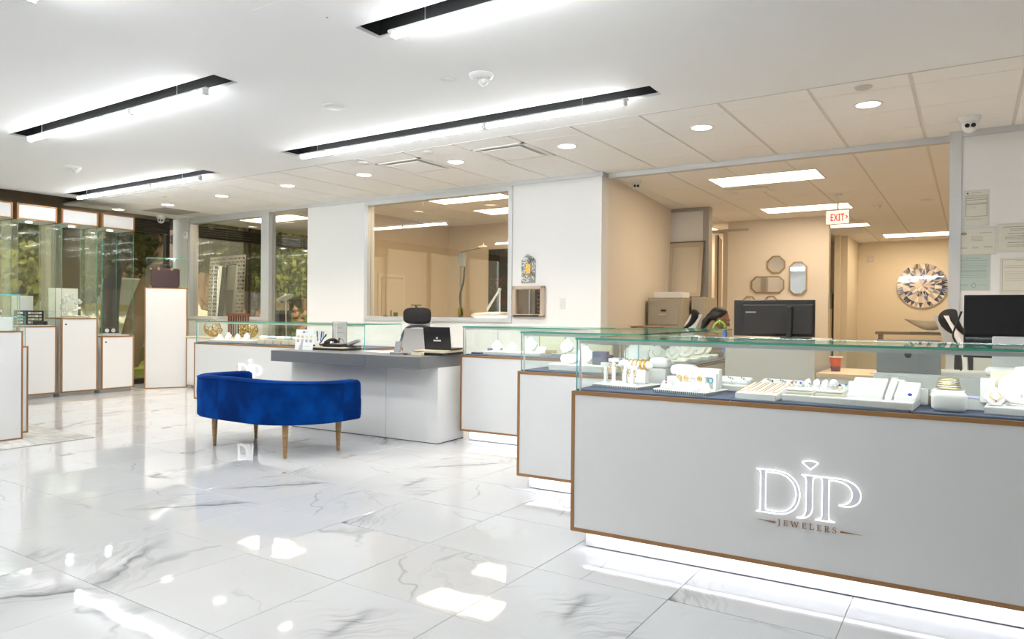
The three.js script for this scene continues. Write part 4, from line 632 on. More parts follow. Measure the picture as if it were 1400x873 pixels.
// --- the long counter
{
  const y1 = DECK + 0.0175;
  whiteTray('white display tray with dotted border at the left end of the long counter', -1.335, -3.44, -0.2, 0.27, 0.23, 0.017, true);
  [[-1.435, -3.40, 0.105], [-1.375, -3.36, 0.13], [-1.315, -3.37, 0.115], [-1.265, -3.335, 0.10]].forEach(([u, w, h], i) => earPost(`white earring post holding gold drops, ${['lowest step', 'tallest', 'second', 'shortest'][i]} on the dotted border tray`, u, w, h, `gold drop earrings hanging from the ${['outermost', 'tallest', 'second', 'shortest'][i]} white post`));
  { const t = thing('bracelet_bar', 'white T-bar block with gold bracelets on the dotted border tray', 'stand', cu(-1.30, y1, -3.47), RC - 0.2); part('block', rbx(-0.07, 0.07, 0, 0.075, -0.025, 0.025, 0.008), leatherette, t); part('bar', new THREE.CapsuleGeometry(0.021, 0.16, 4, 14).rotateZ(Math.PI / 2).translate(0, 0.096, 0), leatherette, t);
    for (let k = 0; k < 5; k++) { const [x, z] = loc(-1.30, -3.47, -0.2, -0.03 + k * 0.024, 0); solo('gold_bracelet', new THREE.TorusGeometry(0.025, k > 2 ? 0.006 : 0.003, 8, 24).rotateY(Math.PI / 2).rotateX(0.1), gold, 'gold bracelet looped over the white T-bar', 'bracelet', [x, y1 + 0.096, z], RC - 0.2, 'gold bracelets on the T-bar'); } }
  block('white cube block behind the left earring posts', -1.22, -3.62, -0.1, 0.1, 0.09, 0.09); pillow('round white pillow on the cube block behind the earring posts', ...(() => { const p = cu(-1.22, DECK + 0.0905, -3.62); return [p.x, p.y, p.z]; })(), RC, 0.055, 0.028, 0.045);
  block('long low white block between the two dotted border trays', -1.07, -3.56, -0.15, 0.15, 0.06, 0.1); { const p = cu(-1.07, DECK + 0.0605, -3.56); pillow('wide white watch pillow on the low block', p.x, p.y, p.z, RC - 0.15, 0.07, 0.03, 0.045); }
  whiteTray('white display tray with dotted border beside the gold disc earrings', -0.985, -3.375, -0.2, 0.275, 0.235, 0.017, true);
  board('white slanted earring board with gold discs on the second dotted tray', -0.99, -3.385, -0.2, 0.16, 0.085, leatherette, y1); block('white ledge along the back of the second dotted tray', -0.965, -3.462, -0.2, 0.22, 0.095, 0.035, leatherette, y1);
  for (let k = 0; k < 4; k++) { const [x, z] = loc(-0.99, -3.385, -0.2, -0.055 + k * 0.036, 0.002); const t = solo('disc_earring', merge([ring(0.0105, 0.0038, 0, 0, 0.003, 0, 0, 18), new THREE.OctahedronGeometry(0.005).translate(0, 0, 0.004)]), k < 2 ? gold : k === 2 ? silver : gold, k < 2 ? 'bold gold disc earring on the slanted board' : 'stone centred disc earring on the slanted board', 'earring', [x, y1 + 0.05, z], RC - 0.2, 'disc earrings on the slanted board'); }
  [[-1.10, -3.335, gemRed], [-1.065, -3.295, gold], [-0.93, -3.27, silver], [-0.885, -3.30, gold]].forEach(([u, w, m], i) => { const t = thing('ring_cone', ['small white ring cone with a red stone at the tray corner', 'small white ring cone with a gold ring by the tray front', 'small white ring cone with a silver ring by the tray front', 'small white ring cone at the right of the second tray'][i], 'stand', cu(u, y1, w), RC); part('cone', lathe([[0.001, 0], [0.02, 0], [0.021, 0.006], [0.007, 0.034], [0.001, 0.036]], 16), leatherette, t); part('ring', ring(0.0115, 0.002, 0, 0.022, 0, Math.PI / 2, 0, 16), m === gemRed ? gold : m, t); if (m === gemRed) part('stone', new THREE.OctahedronGeometry(0.006).translate(0.009, 0.026, 0.008), gemRed, t); });
  { const t = thing('ring_arch', 'white arch stand with a pale blue ring on the second tray', 'stand', cu(-0.885, y1, -3.36), RC - 0.2); part('arch', merge([rbx(-0.035, -0.02, 0, 0.075, -0.014, 0.014, 0.004, 1), rbx(0.02, 0.035, 0, 0.075, -0.014, 0.014, 0.004, 1), rbx(-0.035, 0.035, 0.06, 0.078, -0.014, 0.014, 0.004, 1)]), leatherette, t); part('ring', ring(0.012, 0.003, 0, 0.045, 0, 0), gemAqua, t, 'pale blue ring'); }
  ringRoll('white ring roll tray behind the second dotted tray', -0.87, -3.66, -0.12, 0.24, 3, 'the ring rolls behind the second dotted tray', DECK, 8);
  whiteTray('long grey sided tray under the ring rolls', -0.87, -3.565, -0.12, 0.24, 0.06, 0.03, false);
  ramp('white sloped pad with gold chains in the middle of the long counter', -0.64, -3.355, -0.12, 0.18, 0.24, 0.022, 0.05, 5, gold, 'fine gold chain laid down the white sloped pad', 'gold chains on the sloped pad');
  whiteTray('long white leatherette tray carrying ring trays and necklace ramps', -0.285, -3.335, -0.10, 0.50, 0.22, 0.032, false); const y2 = DECK + 0.0325;
  ringRoll('white ring roll tray behind the gold chains', -0.61, -3.62, -0.12, 0.22, 3, 'the ring rolls behind the gold chains', DECK + 0.001, 8);
  ringRoll('white ring roll tray behind the ring fingers', -0.38, -3.60, -0.12, 0.2, 2, 'the ring rolls behind the ring fingers', DECK + 0.001, 5);
  const padTray = (label, u, w) => { const t = thing('ring_pad', label, 'tray', cu(u, y2, w), RC - 0.1); part('base', rbx(-0.055, 0.055, 0, 0.013, -0.038, 0.038, 0.003, 1), cream, t, 'cream base'); part('pad', rbx(-0.054, 0.054, 0.013, 0.026, -0.037, 0.037, 0.006), leatherette, t); };
  padTray('small cream based ring pad with coloured rings', -0.475, -3.285); padTray('small cream based ring pad with an oval bangle', -0.355, -3.28);
  [[-0.51, gold, gemRed], [-0.475, silver, gemBlue], [-0.44, silver, diamond]].forEach(([u, m, g], i) => { const p = cu(u, y2 + 0.0255, -3.285); fingerRing(['gold ring with a red stone on the cream pad', 'silver ring with a blue stone on the cream pad', 'silver ring with a clear stone on the cream pad'][i], p.x, p.y, p.z, RC, g, 'rings on the cream pad', m); });
  { const p = cu(-0.385, y2 + 0.029, -3.28); solo('oval_bangle', ring(0.018, 0.0022, 0, 0, 0), silver, 'silver oval bangle lying on the second cream pad', 'bangle', p); const q = cu(-0.342, y2 + 0.0265, -3.28); const s = thing('ring_cone', 'pale ring dome on the second cream pad', 'stand', q, 0); part('cone', superBall(0.018, 0.022, 0.018, 0.9).translate(0, 0.022, 0), leatherGrey, s); part('ring', ring(0.017, 0.002, 0, 0.02, 0), silver, s); const r2 = cu(-0.318, y2 + 0.0265, -3.27); fingerRing('gold ring with a dark blue stone at the pad corner', r2.x, r2.y, r2.z, RC, gemBlue, null); }
  for (let k = 0; k < 6; k++) { const u = -0.46 + (k % 3) * 0.036, w = -3.365 - (k > 2 ? 0.045 : 0), t = thing('ring_finger', 'white ring finger post on the long tray', 'stand', cu(u, y2, w), RC, 'ring finger posts'); part('finger', lathe([[0.001, 0], [0.014, 0], [0.012, 0.02], [0.011, 0.045], [0.007, 0.056], [0.001, 0.058]], 14), leatherette, t); part('ring', ring(0.0118, 0.0022, 0, 0.03, 0), silver, t, 'silver ring'); }
  [[-0.28, 0.05], [-0.235, 0.06]].forEach(([u], k) => block(['narrow white upright block behind the necklace ramp', 'second narrow white upright block behind the necklace ramp'][k], u, -3.45, -0.12, 0.038, 0.085, 0.03));
  ramp('wide white necklace ramp with fine silver chains', -0.215, -3.33, -0.1, 0.13, 0.15, 0.012, 0.07, 4, whiteGold, 'fine silver chain on the wide white ramp', 'silver chains on the wide ramp', y2); block('white step block behind the wide ramp', -0.19, -3.47, -0.12, 0.12, 0.075, 0.05);
  ramp('slim white ramp strip beside the blue pendant', -0.128, -3.33, -0.1, 0.026, 0.16, 0.012, 0.075, 1, whiteGold, 'fine silver chain on the slim ramp strip', null, y2);
  ramp('white necklace ramp with the blue pendant at the end of the long tray', -0.07, -3.325, -0.1, 0.08, 0.15, 0.012, 0.06, 1, whiteGold, 'silver chain carrying the blue pendant', null, y2);
  { const p = cu(-0.06, y2 + 0.026, -3.275), t = thing('blue_pendant', 'round royal blue pendant on the last white ramp', 'pendant', p, RC); part('stone', superBall(0.009, 0.006, 0.009, 1).translate(0, 0, 0.012), gemBlue, t); part('halo', superBall(0.008, 0.005, 0.008, 1).translate(0.004, 0.004, -0.008), silver, t); }
  block('tall narrow white block at the back of the long tray', -0.10, -3.47, -0.12, 0.04, 0.10, 0.03); block('white bracelet roll block behind the blue pendant', -0.035, -3.45, -0.12, 0.085, 0.07, 0.04);
  { const t = thing('folded_card', 'small tan folded card between the trays', 'card', cu(0.01, DECK, -3.50), RC - 0.3); part('leaf', rbx(-0.03, 0.03, 0, 0.045, -0.002, 0.002, 0.001, 1).rotateX(-0.35), cream, t); part('leaf', rbx(-0.03, 0.03, 0, 0.045, -0.002, 0.002, 0.001, 1).rotateX(0.35).translate(0, 0, 0.032), mat([0.6, 0.42, 0.25], 0.6), t); }
  // bangles and bowl
  block('white block carrying the stacked bangles', 0.075, -3.40, -0.1, 0.115, 0.075, 0.09, leatherette);
  for (let k = 0; k < 5; k++) { const p = cu(0.075, DECK + 0.083 + k * 0.0085, -3.40); solo('bangle', new THREE.TorusGeometry(0.041 - k * 0.002, 0.0042, 8, 32).rotateX(Math.PI / 2), k % 2 ? silver : mat([0.80, 0.68, 0.38], 0.2, 1), k % 2 ? 'silver bangle in the stack on the white block' : 'pale gold bangle in the stack on the white block', 'bangle', p, 0, k % 2 ? 'silver stacked bangles' : 'pale gold stacked bangles'); }
  { const p = cu(0.075, DECK, -3.275); solo('pouch_bowl', superBall(0.062, 0.04, 0.045, 0.5, 28).translate(0, 0.04, 0), leatherette, 'rounded white leatherette bowl before the stacked bangles', 'bowl', p, RC); }
  { const t = thing('gift_box', 'small pale lavender box at the back of the long counter', 'box', cu(0.175, DECK, -3.42), RC); part('box', rbx(-0.04, 0.04, 0, 0.045, -0.045, 0.045, 0.003, 1), leatherGrey, t); part('lid', rbx(-0.042, 0.042, 0.045, 0.055, -0.047, 0.047, 0.003, 1), mat([0.55, 0.55, 0.68], 0.6), t, 'lavender lid'); }
  whiteTray('white leatherette tray under the large necklace bust', 0.40, -3.335, -0.12, 0.40, 0.20, 0.032, false);
  bust('wide white necklace bust with a pearl pendant at the right tray', 0.31, -3.335, -0.1, 0.95, y2); bust('low white necklace bust left of the wide bust', 0.225, -3.275, 0.2, 0.45, y2, gold, gemRed);
  board('white patterned earring card behind the wide bust', 0.205, -3.365, -0.1, 0.05, 0.10, leatherGrey, y2); board('tall white earring card with tiny gold studs', 0.262, -3.40, -0.05, 0.09, 0.13, cream, y2);
  { const p = cu(0.262, DECK + 0.128, -3.46); const t = thing('roll_stand', 'white bracelet roll on a square post behind the busts', 'stand', cu(0.262, DECK, -3.53), RC); part('post', rbx(-0.03, 0.03, 0, 0.13, -0.02, 0.02, 0.004, 1), leatherette, t); part('roll', new THREE.CapsuleGeometry(0.02, 0.075, 4, 12).rotateZ(Math.PI / 2).translate(0, 0.148, 0), leatherette, t); }
  bust('white necklace bust with aqua stones at the edge of the right tray', 0.43, -3.36, -0.2, 0.65, y2, silver, gemAqua); bust('white necklace bust further along the right tray', 0.53, -3.32, -0.2, 0.75, y2, gold, diamond);
}
// --- the middle counter (runs away from the viewer)
{
  whiteTray('white tray with a navy box just inside the middle counter front', -1.93, -4.26, 0, 0.46, 0.22, 0.045, false); const y = DECK + 0.046;
  pillow('pair of low white pillows fused on the middle tray', ...(() => { const p = cu(-2.06, y, -4.26); return [p.x, p.y, p.z]; })(), RC, 0.06, 0.03, 0.04); bust('white necklace bust beside the navy box', -1.95, -4.26, 0, 0.75, y);
  block('navy blue velvet box on the middle tray', -1.83, -4.25, 0.1, 0.10, 0.085, 0.06, mat([0.06, 0.075, 0.14], 0.7), y); block('navy box behind the middle tray front', -1.95, -4.62, 0, 0.09, 0.09, 0.05, mat([0.10, 0.13, 0.22], 0.7)); block('pale blue box beside the navy box', -1.865, -4.62, 0.1, 0.06, 0.07, 0.05, mat([0.32, 0.38, 0.5], 0.6));
  ringRoll('ring roll tray deep in the middle counter', -2.05, -4.75, 0, 0.4, 3, 'the ring rolls deep in the middle counter', DECK, 8); block('cream picture card block in the middle counter', -2.15, -4.98, 0, 0.20, 0.14, 0.02, cream); block('slate blue riser under the cream card', -2.0, -4.92, 0, 0.24, 0.05, 0.1, mat([0.22, 0.26, 0.36], 0.7));
  const rows = [[-4.55, 0.9], [-4.95, 0.8], [-5.30, 0.7], [-5.62, 1.0], [-5.95, 1.1], [-6.2, 0.85]];
  rows.forEach(([w, k], i) => { whiteTray(`white tray number${['', ' with a fan bust', ' with a shell bust', ' with grey roll', ' with a large bust', ' with the last bust'][i]} along the far side of the middle counter`.replace(' number', i ? ' ' : ' first in line ').replace(/\s+/g, ' '), -1.70, w, 0.15, 0.24, 0.22, 0.03, false); bust(`white necklace bust ${['first', 'second', 'third', 'fourth', 'fifth', 'sixth'][i]} in line along the far side of the middle counter`, -1.69, w, 0.25, k, DECK + 0.031, i % 2 ? gold : silver, i === 4 ? gemAqua : diamond); });
  bust('white fan shaped bust in the left half of the middle counter', -2.02, -5.3, 0, 0.9); bust('white bust near the far left of the middle counter', -2.05, -5.7, 0.2, 1.0); block('navy box deep in the middle counter', -1.9, -5.5, 0, 0.08, 0.09, 0.06, mat([0.08, 0.10, 0.18], 0.7));
  { const p = cu(-1.78, 0, -5.1); }
}
// --- the counter beside the desk
{
  whiteTray('low white tray across the counter beside the desk', -3.22, -5.56, 0, 0.60, 0.2, 0.03, false); const y = DECK + 0.031;
  bust('white twin bust at the left of the counter beside the desk', -3.44, -5.56, 0.1, 0.6, y); bust('small white bust with a gold clip beside the desk counter middle', -3.27, -5.55, 0, 0.55, y, gold, gold); bust('tall white bust with a gold medallion beside the desk', -3.10, -5.58, 0, 0.85, y, gold, gold);
  board('slanted white card leaning in the counter beside the desk', -2.98, -5.55, -0.2, 0.10, 0.06, leatherette, y, 0.7); block('slate box pair at the left of the counter beside the desk', -3.53, -5.68, 0, 0.12, 0.05, 0.08, mat([0.2, 0.24, 0.34], 0.7)); block('navy slab under the glass front beside the desk', -3.57, -5.44, 0, 0.10, 0.018, 0.06, mat([0.06, 0.07, 0.12], 0.7));
  { const t = thing('green_edged_frame', 'cream card in a green edged glass frame beside the desk', 'frame', cu(-2.98, DECK, -5.80), RC); part('card', bx(-0.13, 0.13, 0.005, 0.205, -0.004, 0.004), cream, t); each('rim', [bx(-0.136, -0.13, 0, 0.21, -0.006, 0.006), bx(0.13, 0.136, 0, 0.21, -0.006, 0.006), bx(-0.136, 0.136, 0.205, 0.211, -0.006, 0.006)], glassEdge, t, 'green glass rim'); }
  block('tan leather box on the desk side tray', -2.85, -5.52, 0, 0.09, 0.03, 0.05, mat([0.5, 0.36, 0.24], 0.6), y); bust('white bust at the hidden right of the desk side counter', -2.75, -5.62, 0, 0.8, y);
}
// --- the counter behind the sofa
{
  whiteTray('broad white tray at the left of the counter behind the sofa', -7.30, -5.72, 0.1, 0.62, 0.24, 0.03, false); const y = DECK + 0.031;
  for (let k = 0; k < 7; k++) bust(`small white bust ${['first', 'second', 'third', 'fourth', 'fifth', 'sixth', 'seventh'][k]} from the corner in the counter behind the sofa`, -7.54 + k * 0.083, -5.68 - (k % 2) * 0.07, 0.1, 0.42 + 0.07 * (k % 3), y, k % 2 ? gold : silver, k === 3 ? gemRed : diamond);
  solo('ring_wedge', extr([[0, 0], [0.1, 0], [0.1, 0.045]], 0.16, 0.003), leatherette, 'white wedge ramp at the near corner behind the sofa', 'wedge', cu(-7.72, DECK + 0.003, -5.86), RC);
  for (let k = 0; k < 5; k++) block(`pale wooden jewel box, ${['first', 'second', 'third', 'fourth', 'fifth'][k]} of the row behind the sofa`, -6.72 + k * 0.135, -5.68, 0, 0.12, 0.055, 0.10, paleWood);
  for (let k = 0; k < 5; k++) { const p = cu(-6.72 + k * 0.135, DECK + 0.0555, -5.68); pillow('small white pillow on its wooden jewel box', p.x, p.y, p.z, RC, 0.05, 0.018, 0.04, 'pillows on the wooden jewel boxes', k % 2 ? mat([0.42, 0.52, 0.68], 0.6) : leatherette); }
  block('white cube stand right of the wooden jewel boxes', -5.98, -5.70, 0, 0.1, 0.09, 0.09); { const p = cu(-5.98, DECK + 0.0905, -5.70); pillow('round white pillow crowning the white cube stand', p.x, p.y, p.z, RC, 0.05, 0.022, 0.04); }
  ringRoll('ring roll tray with blue stones behind the sofa', -5.68, -5.66, 0, 0.34, 3, 'the ring rolls behind the upright counter card', DECK, 7); block('black slab tray under the glass front behind the sofa', -5.72, -5.57, 0, 0.34, 0.02, 0.04, blackPlastic);
  bust('dark grey bust behind the ring rolls near the upright card', -5.85, -5.92, 0, 0.7, DECK, silver, diamond, leatherGrey);
}
// ---------------------------------------------------------------- ceiling fittings
{
  const lens = mat([0.8, 0.8, 0.8], 0.15, 0, { clearcoat: 1 });
  const fireTex = canvasTex(128, 48, (x, w, h) => { x.fillStyle = '#e9e9e6'; x.fillRect(0, 0, w, h); x.fillStyle = '#c22f24'; x.font = 'bold 38px sans-serif'; x.textAlign = 'center'; x.textBaseline = 'middle'; x.fillText('FIRE', 64, 26); });
  const strobe = (label, x, z) => { const t = thing('fire_strobe', label, 'alarm', [x, C, z], 0.35, 'ceiling fire strobes'); part('base', lathe([[0.001, -0.03], [0.05, -0.03], [0.075, -0.018], [0.08, 0.0]], 32), whitePlastic, t); part('lens', new THREE.SphereGeometry(0.034, 20, 12).scale(1, 0.9, 1).translate(0.01, -0.035, -0.02), lens, t, 'clear strobe lens');
    const p = part('lettering', new THREE.PlaneGeometry(0.062, 0.023).rotateX(Math.PI / 2).rotateY(Math.PI).translate(0, -0.0305, 0.033), mat(0xffffff, 0.5, 0, { map: fireTex }), t, 'red word on the rim'); p.rotation.y = Math.PI; p.position.z = 0.066; p.position.y = -0.0005; part('indicator', ball(0.005, 0.055, -0.024, 0.015, 8), blackPlastic, t); };
  strobe('white ceiling fire strobe beside the round sprinkler cover', -2.656, -3.71); strobe('white ceiling fire strobe between two light slots near the towers', -8.077, -3.80);
  const disc = (name, label, cat, x, z, r, m = whitePlastic, h = 0.012) => { const t = thing(name, label, cat, [x, C, z]); part('plate', lathe([[0.001, -h], [r * 0.86, -h], [r, -h * 0.3], [r, 0.0]], 28), m, t); part('rim', ring(r * 0.97, 0.003, 0, -0.001, 0, Math.PI / 2, 0, 28), mat([0.6, 0.6, 0.6], 0.5), t); };
  disc('sprinkler_cover', 'flat round sprinkler cover beside the fire strobe', 'cover', -2.898, -3.678, 0.05); disc('ceiling_speaker', 'shallow round ceiling speaker over the sofa aisle', 'speaker', -3.993, -3.702, 0.085); disc('sprinkler_cover', 'round sprinkler cover near the end of the tiled strip', 'cover', -0.615, -5.24, 0.055, mat([0.6, 0.58, 0.55], 0.6)); disc('sprinkler_cover', 'round sprinkler cover between the square air diffusers', 'cover', -4.344, -5.21, 0.05); disc('smoke_sensor', 'round smoke sensor beside the left square diffuser', 'sensor', -5.215, -5.25, 0.06); disc('smoke_sensor', 'flat round sensor in the far office ceiling', 'sensor', -0.482, -10.67, 0.08); disc('sprinkler_cover', 'round sprinkler cover near the grey return grille', 'cover', -9.12, -5.42, 0.05);
  { const t = thing('smoke_detector', 'white office smoke detector beyond the exit sign', 'detector', [-1.062, C, -10.69]); part('base', lathe([[0.001, -0.03], [0.055, -0.03], [0.085, -0.01], [0.085, 0]], 24), whitePlastic, t); part('dome', superBall(0.035, 0.03, 0.035, 1).translate(0.01, -0.035, 0.01), lens, t); }
  const hatch = thing('access_panel', 'faint flush access panel in the plasterboard ceiling', 'panel', [-2.95, C, -2.47], 0); part('panel', bx(-0.14, 0.14, -0.0007, 0.001, -0.13, 0.16), ceilPaint, hatch); part('screw', cyl(0.006, 0.006, -0.004, 0, 0.12, -0.10, 8), greyPlastic, hatch);
  const cam = (label, p, turn, k = 1) => { const t = thing('dome_camera', label, 'camera', p, turn); part('mount', lathe([[0.001, -0.04 * k], [0.052 * k, -0.036 * k], [0.06 * k, -0.01], [0.062 * k, 0]], 24), whitePlastic, t); const b = part('eye', new THREE.SphereGeometry(0.045 * k, 20, 14).translate(0, -0.055 * k, 0.004), whitePlastic, t); for (const s of [-1, 1]) part('lens', cyl(0.013 * k, 0.013 * k, 0, 0.004, 0, 0, 14).rotateX(Math.PI / 2).translate(s * 0.016 * k, -0.062 * k, 0.046 * k), blackPlastic, b, 'black lens'); };
  cam('white dome camera above the framed certificates', [-0.02, C, -6.44], 0.1, 1.25); cam('white dome camera in the window corner of the ceiling', [-10.98, C, -6.5], 0.9, 1.2); cam('white dome camera inside the office opening', [-3.22, C, -7.55], 0.5, 1.1);
  { const t = thing('motion_sensor', 'white corner motion sensor on the window post', 'sensor', [-10.86, 2.42, ZB + 0.035], 0.5); part('body', rbx(-0.035, 0.035, -0.06, 0.06, 0, 0.04, 0.015), whitePlastic, t); part('eye', superBall(0.02, 0.025, 0.01, 1).translate(0, 0.01, 0.04), mat([0.6, 0.6, 0.6], 0.3), t); }
  const diffuser = (label, x, z, w, d) => { const t = thing('air_diffuser', label, 'vent', [x, C, z]); part('frame', merge([bx(-w / 2, w / 2, -0.004, 0.006, -d / 2, -d / 2 + 0.03), bx(-w / 2, w / 2, -0.004, 0.006, d / 2 - 0.03, d / 2), bx(-w / 2, -w / 2 + 0.03, -0.004, 0.006, -d / 2, d / 2), bx(w / 2 - 0.03, w / 2, -0.004, 0.006, -d / 2, d / 2)]), tilePaint, t); part('throat', bx(-w / 2 + 0.03, w / 2 - 0.03, 0.03, 0.035, -d / 2 + 0.03, d / 2 - 0.03), mat([0.10, 0.09, 0.08], 0.8), t, 'dark throat'); part('plaque', rbx(-w / 2 + 0.075, w / 2 - 0.075, -0.012, -0.004, -d / 2 + 0.075, d / 2 - 0.075, 0.003, 1), tilePaint, t); };
  diffuser('square white air diffuser nearer the office opening', -3.67, -5.662, 0.585, 0.59); diffuser('square white air diffuser beside the smoke sensor', -4.88, -5.662, 0.585, 0.59); diffuser('square air diffuser behind the first office panel light', -2.24, -8.78, 0.55, 0.42); diffuser('square air diffuser behind the exit sign', -1.72, -12.45, 0.55, 0.4);
  { const t = thing('return_grille', 'grey perforated return air grille in the tiled strip', 'vent', [-10.33, C, -6.27]); part('panel', bx(-0.295, 0.295, -0.004, 0.006, -0.295, 0.295), mat([0.40, 0.385, 0.36], 0.8, 0, { bumpMap: rep(fineNoise, 30), bumpScale: 0.003 }), t); part('lip', merge([bx(-0.3, 0.3, -0.006, 0.004, 0.29, 0.3), bx(-0.3, 0.3, -0.006, 0.004, -0.3, -0.29)]), gridPaint, t); }
}
// ---------------------------------------------------------------- back wall fittings
{
  const t = thing('filigree_plaque', 'silver filigree wall plaque with a gold centre', 'plaque', [-4.248, 1.525, ZB + 0.001]);
  part('back', extr([[-0.09, 0], [0.09, 0], [0.09, 0.26], [0.05, 0.29], [0, 0.325], [-0.05, 0.29], [-0.09, 0.26]], 0.008, 0.002), mat([0.30, 0.30, 0.29], 0.5, 0.3), t);
  for (let k = 0; k < 60; k++) { const x = rnd(-0.08, 0.08), y = rnd(0.015, 0.29); if (Math.abs(x) < 0.04 && y > 0.09 && y < 0.22) continue; part('scroll', new THREE.TorusGeometry(rnd(0.009, 0.018), 0.0042, 5, 12, rnd(3, 6)).rotateZ(rnd(0, 6)).translate(x, y, 0.013), k % 4 ? mat([0.80, 0.80, 0.78], 0.4) : mat([0.05, 0.05, 0.05], 0.5), t); }
  part('gold_centre', rbx(-0.033, 0.033, 0.1, 0.215, 0.008, 0.018, 0.004, 1), gold, t, 'gold centre panel');
  for (let k = 0; k < 7; k++) part('crest', ball(0.012, -0.06 + k * 0.02, 0.285 + 0.035 * Math.cos((k - 3) * 0.5), 0.012, 8), silver, t);
  const s = thing('mirror_shadow_box', 'mirrored wall box frame with a dark strip inside', 'frame', [-4.232, 1.135, ZB + 0.001]); const W = 0.212, Hh = 0.352, tan = mat([0.60, 0.49, 0.40], 0.2, 0.4);
  part('back_mirror', bx(-W + 0.03, W - 0.03, 0.03, Hh - 0.03, 0, 0.01), mat([0.55, 0.45, 0.36], 0.04, 1), s);
  each('frame_bar', [rbx(-W, -W + 0.05, 0, Hh, 0, 0.05, 0.012), rbx(W - 0.05, W, 0, Hh, 0, 0.05, 0.012), rbx(-W, W, Hh - 0.04, Hh, 0, 0.05, 0.012), rbx(-W, W, 0, 0.03, 0, 0.05, 0.012)], tan, s, 'bevelled mirrored bar');
  part('dark_strip', bx(0.09, 0.125, 0.035, Hh - 0.045, 0.01, 0.03), blackPlastic, s); part('bottom_rail', bx(-W + 0.03, W - 0.06, 0.002, 0.022, 0.045, 0.056), blackPlastic, s); part('divider', bx(0.005, 0.022, 0.03, Hh - 0.04, 0.01, 0.028), silver, s);
  for (let k = 0; k < 6; k++) part('stud', rbx(0.14, 0.155, 0.05 + k * 0.045, 0.075 + k * 0.045, 0.045, 0.055, 0.004, 1), mat([0.2, 0.09, 0.06], 0.4), s);
  const sw = thing('light_switch', 'white double light switch on the back wall', 'switch', [-3.80, 1.285, ZB + 0.001]); part('plate', rbx(-0.035, 0.035, -0.06, 0.06, 0, 0.008, 0.003, 1), mat([0.68, 0.68, 0.67], 0.4), sw); for (const x of [-0.015, 0.015]) part('rocker', rbx(x - 0.009, x + 0.009, -0.03, 0.03, 0.008, 0.013, 0.002, 1), mat([0.70, 0.70, 0.69], 0.4), sw);
  // certificates right of the opening
  const cert = (label, x0, x1, y0, y1, bg, draw) => { const w = x1 - x0, h = y1 - y0; const tx = canvasTex(256, Math.round(256 * h / w), (c, cw, chh) => { c.fillStyle = bg; c.fillRect(0, 0, cw, chh); draw(c, cw, chh); }); const d = thing('wall_certificate', label, 'certificate', [(x0 + x1) / 2, (y0 + y1) / 2, ZB + 0.0015]); part('paper', new THREE.BoxGeometry(w, h, 0.002), [whitePlastic, whitePlastic, whitePlastic, whitePlastic, mat(0xffffff, 0.6, 0, { map: tx }), whitePlastic], d); part('sleeve', bx(-w / 2 - 0.008, w / 2 + 0.008, -h / 2 - 0.008, h / 2 + 0.008, 0.0016, 0.0026), clearPane, d); };
  const lines = (c, x, y, w, n, dy, col = '#8a857c') => { c.fillStyle = col; for (let i = 0; i < n; i++) { let a = x; while (a < x + w) { const l = 4 + ((a * 7 + i * 13) % 11); c.fillRect(a, y + i * dy, Math.min(l, x + w - a), 3); a += l + 3; } } };
  cert('tall form with a ruled black box, uppermost certificate', -0.045, 0.115, 1.92, 2.20, '#f3eee6', (c, w, h) => { lines(c, 70, 16, 110, 2, 9); c.fillStyle = '#555'; c.beginPath(); c.arc(28, 28, 11, 0, 7); c.fill(); c.strokeStyle = '#4a463f'; c.lineWidth = 4; c.strokeRect(12, 60, 230, 270); for (const y of [95, 115, 160, 175]) { c.beginPath(); c.moveTo(12, y); c.lineTo(242, y); c.stroke(); } lines(c, 20, 72, 200, 2, 10); lines(c, 20, 190, 100, 4, 12, '#b5aea2'); lines(c, 12, 360, 180, 2, 12); });
  cert('wide certificate in a clear sleeve below the ruled form', -0.09, 0.165, 1.685, 1.895, '#f5f0e8', (c, w, h) => { c.fillStyle = '#9a958c'; c.beginPath(); c.ellipse(40, 40, 22, 12, 0, 0, 7); c.fill(); lines(c, 150, 36, 80, 1, 9); lines(c, 92, 66, 80, 4, 11); lines(c, 20, 150, 44, 2, 9); lines(c, 100, 150, 44, 2, 9); lines(c, 178, 148, 60, 2, 9); });
  cert('pale blue green certificate, lowest on the wall', -0.088, 0.128, 1.395, 1.675, '#cfdfdd', (c, w, h) => { lines(c, 60, 26, 130, 1, 9, '#5d6a6a'); lines(c, 22, 46, 214, 1, 9, '#4d5a5a'); lines(c, 18, 80, 214, 8, 16, '#8d9c9b'); lines(c, 18, 150, 214, 2, 60, '#5f6c6c'); lines(c, 18, 280, 70, 2, 10, '#76867f'); c.strokeStyle = '#7d8f8a'; c.lineWidth = 4; c.beginPath(); c.arc(130, 290, 18, 0, 7); c.stroke(); lines(c, 170, 285, 60, 1, 10, '#76867f'); });
  cert('wide permit with bold headings right of the sleeved certificate', 0.185, 0.47, 1.70, 1.915, '#f3eee6', (c, w, h) => { lines(c, 26, 18, 206, 1, 9, '#3b3833'); lines(c, 70, 34, 120, 2, 9); lines(c, 56, 66, 150, 1, 9, '#3b3833'); lines(c, 40, 82, 180, 3, 11); c.fillStyle = '#4b4843'; lines(c, 56, 130, 170, 1, 9, '#3b3833'); lines(c, 50, 148, 180, 2, 10); });
  cert('pale licence sheet right of the blue green certificate', 0.205, 0.44, 1.37, 1.64, '#f1ece4', (c, w, h) => { lines(c, 100, 18, 60, 1, 9, '#6b665e'); c.strokeStyle = '#a29c92'; c.lineWidth = 3; c.strokeRect(10, 8, 236, 270); lines(c, 22, 60, 210, 2, 16); lines(c, 30, 110, 180, 6, 16, '#b9b2a8'); });
}
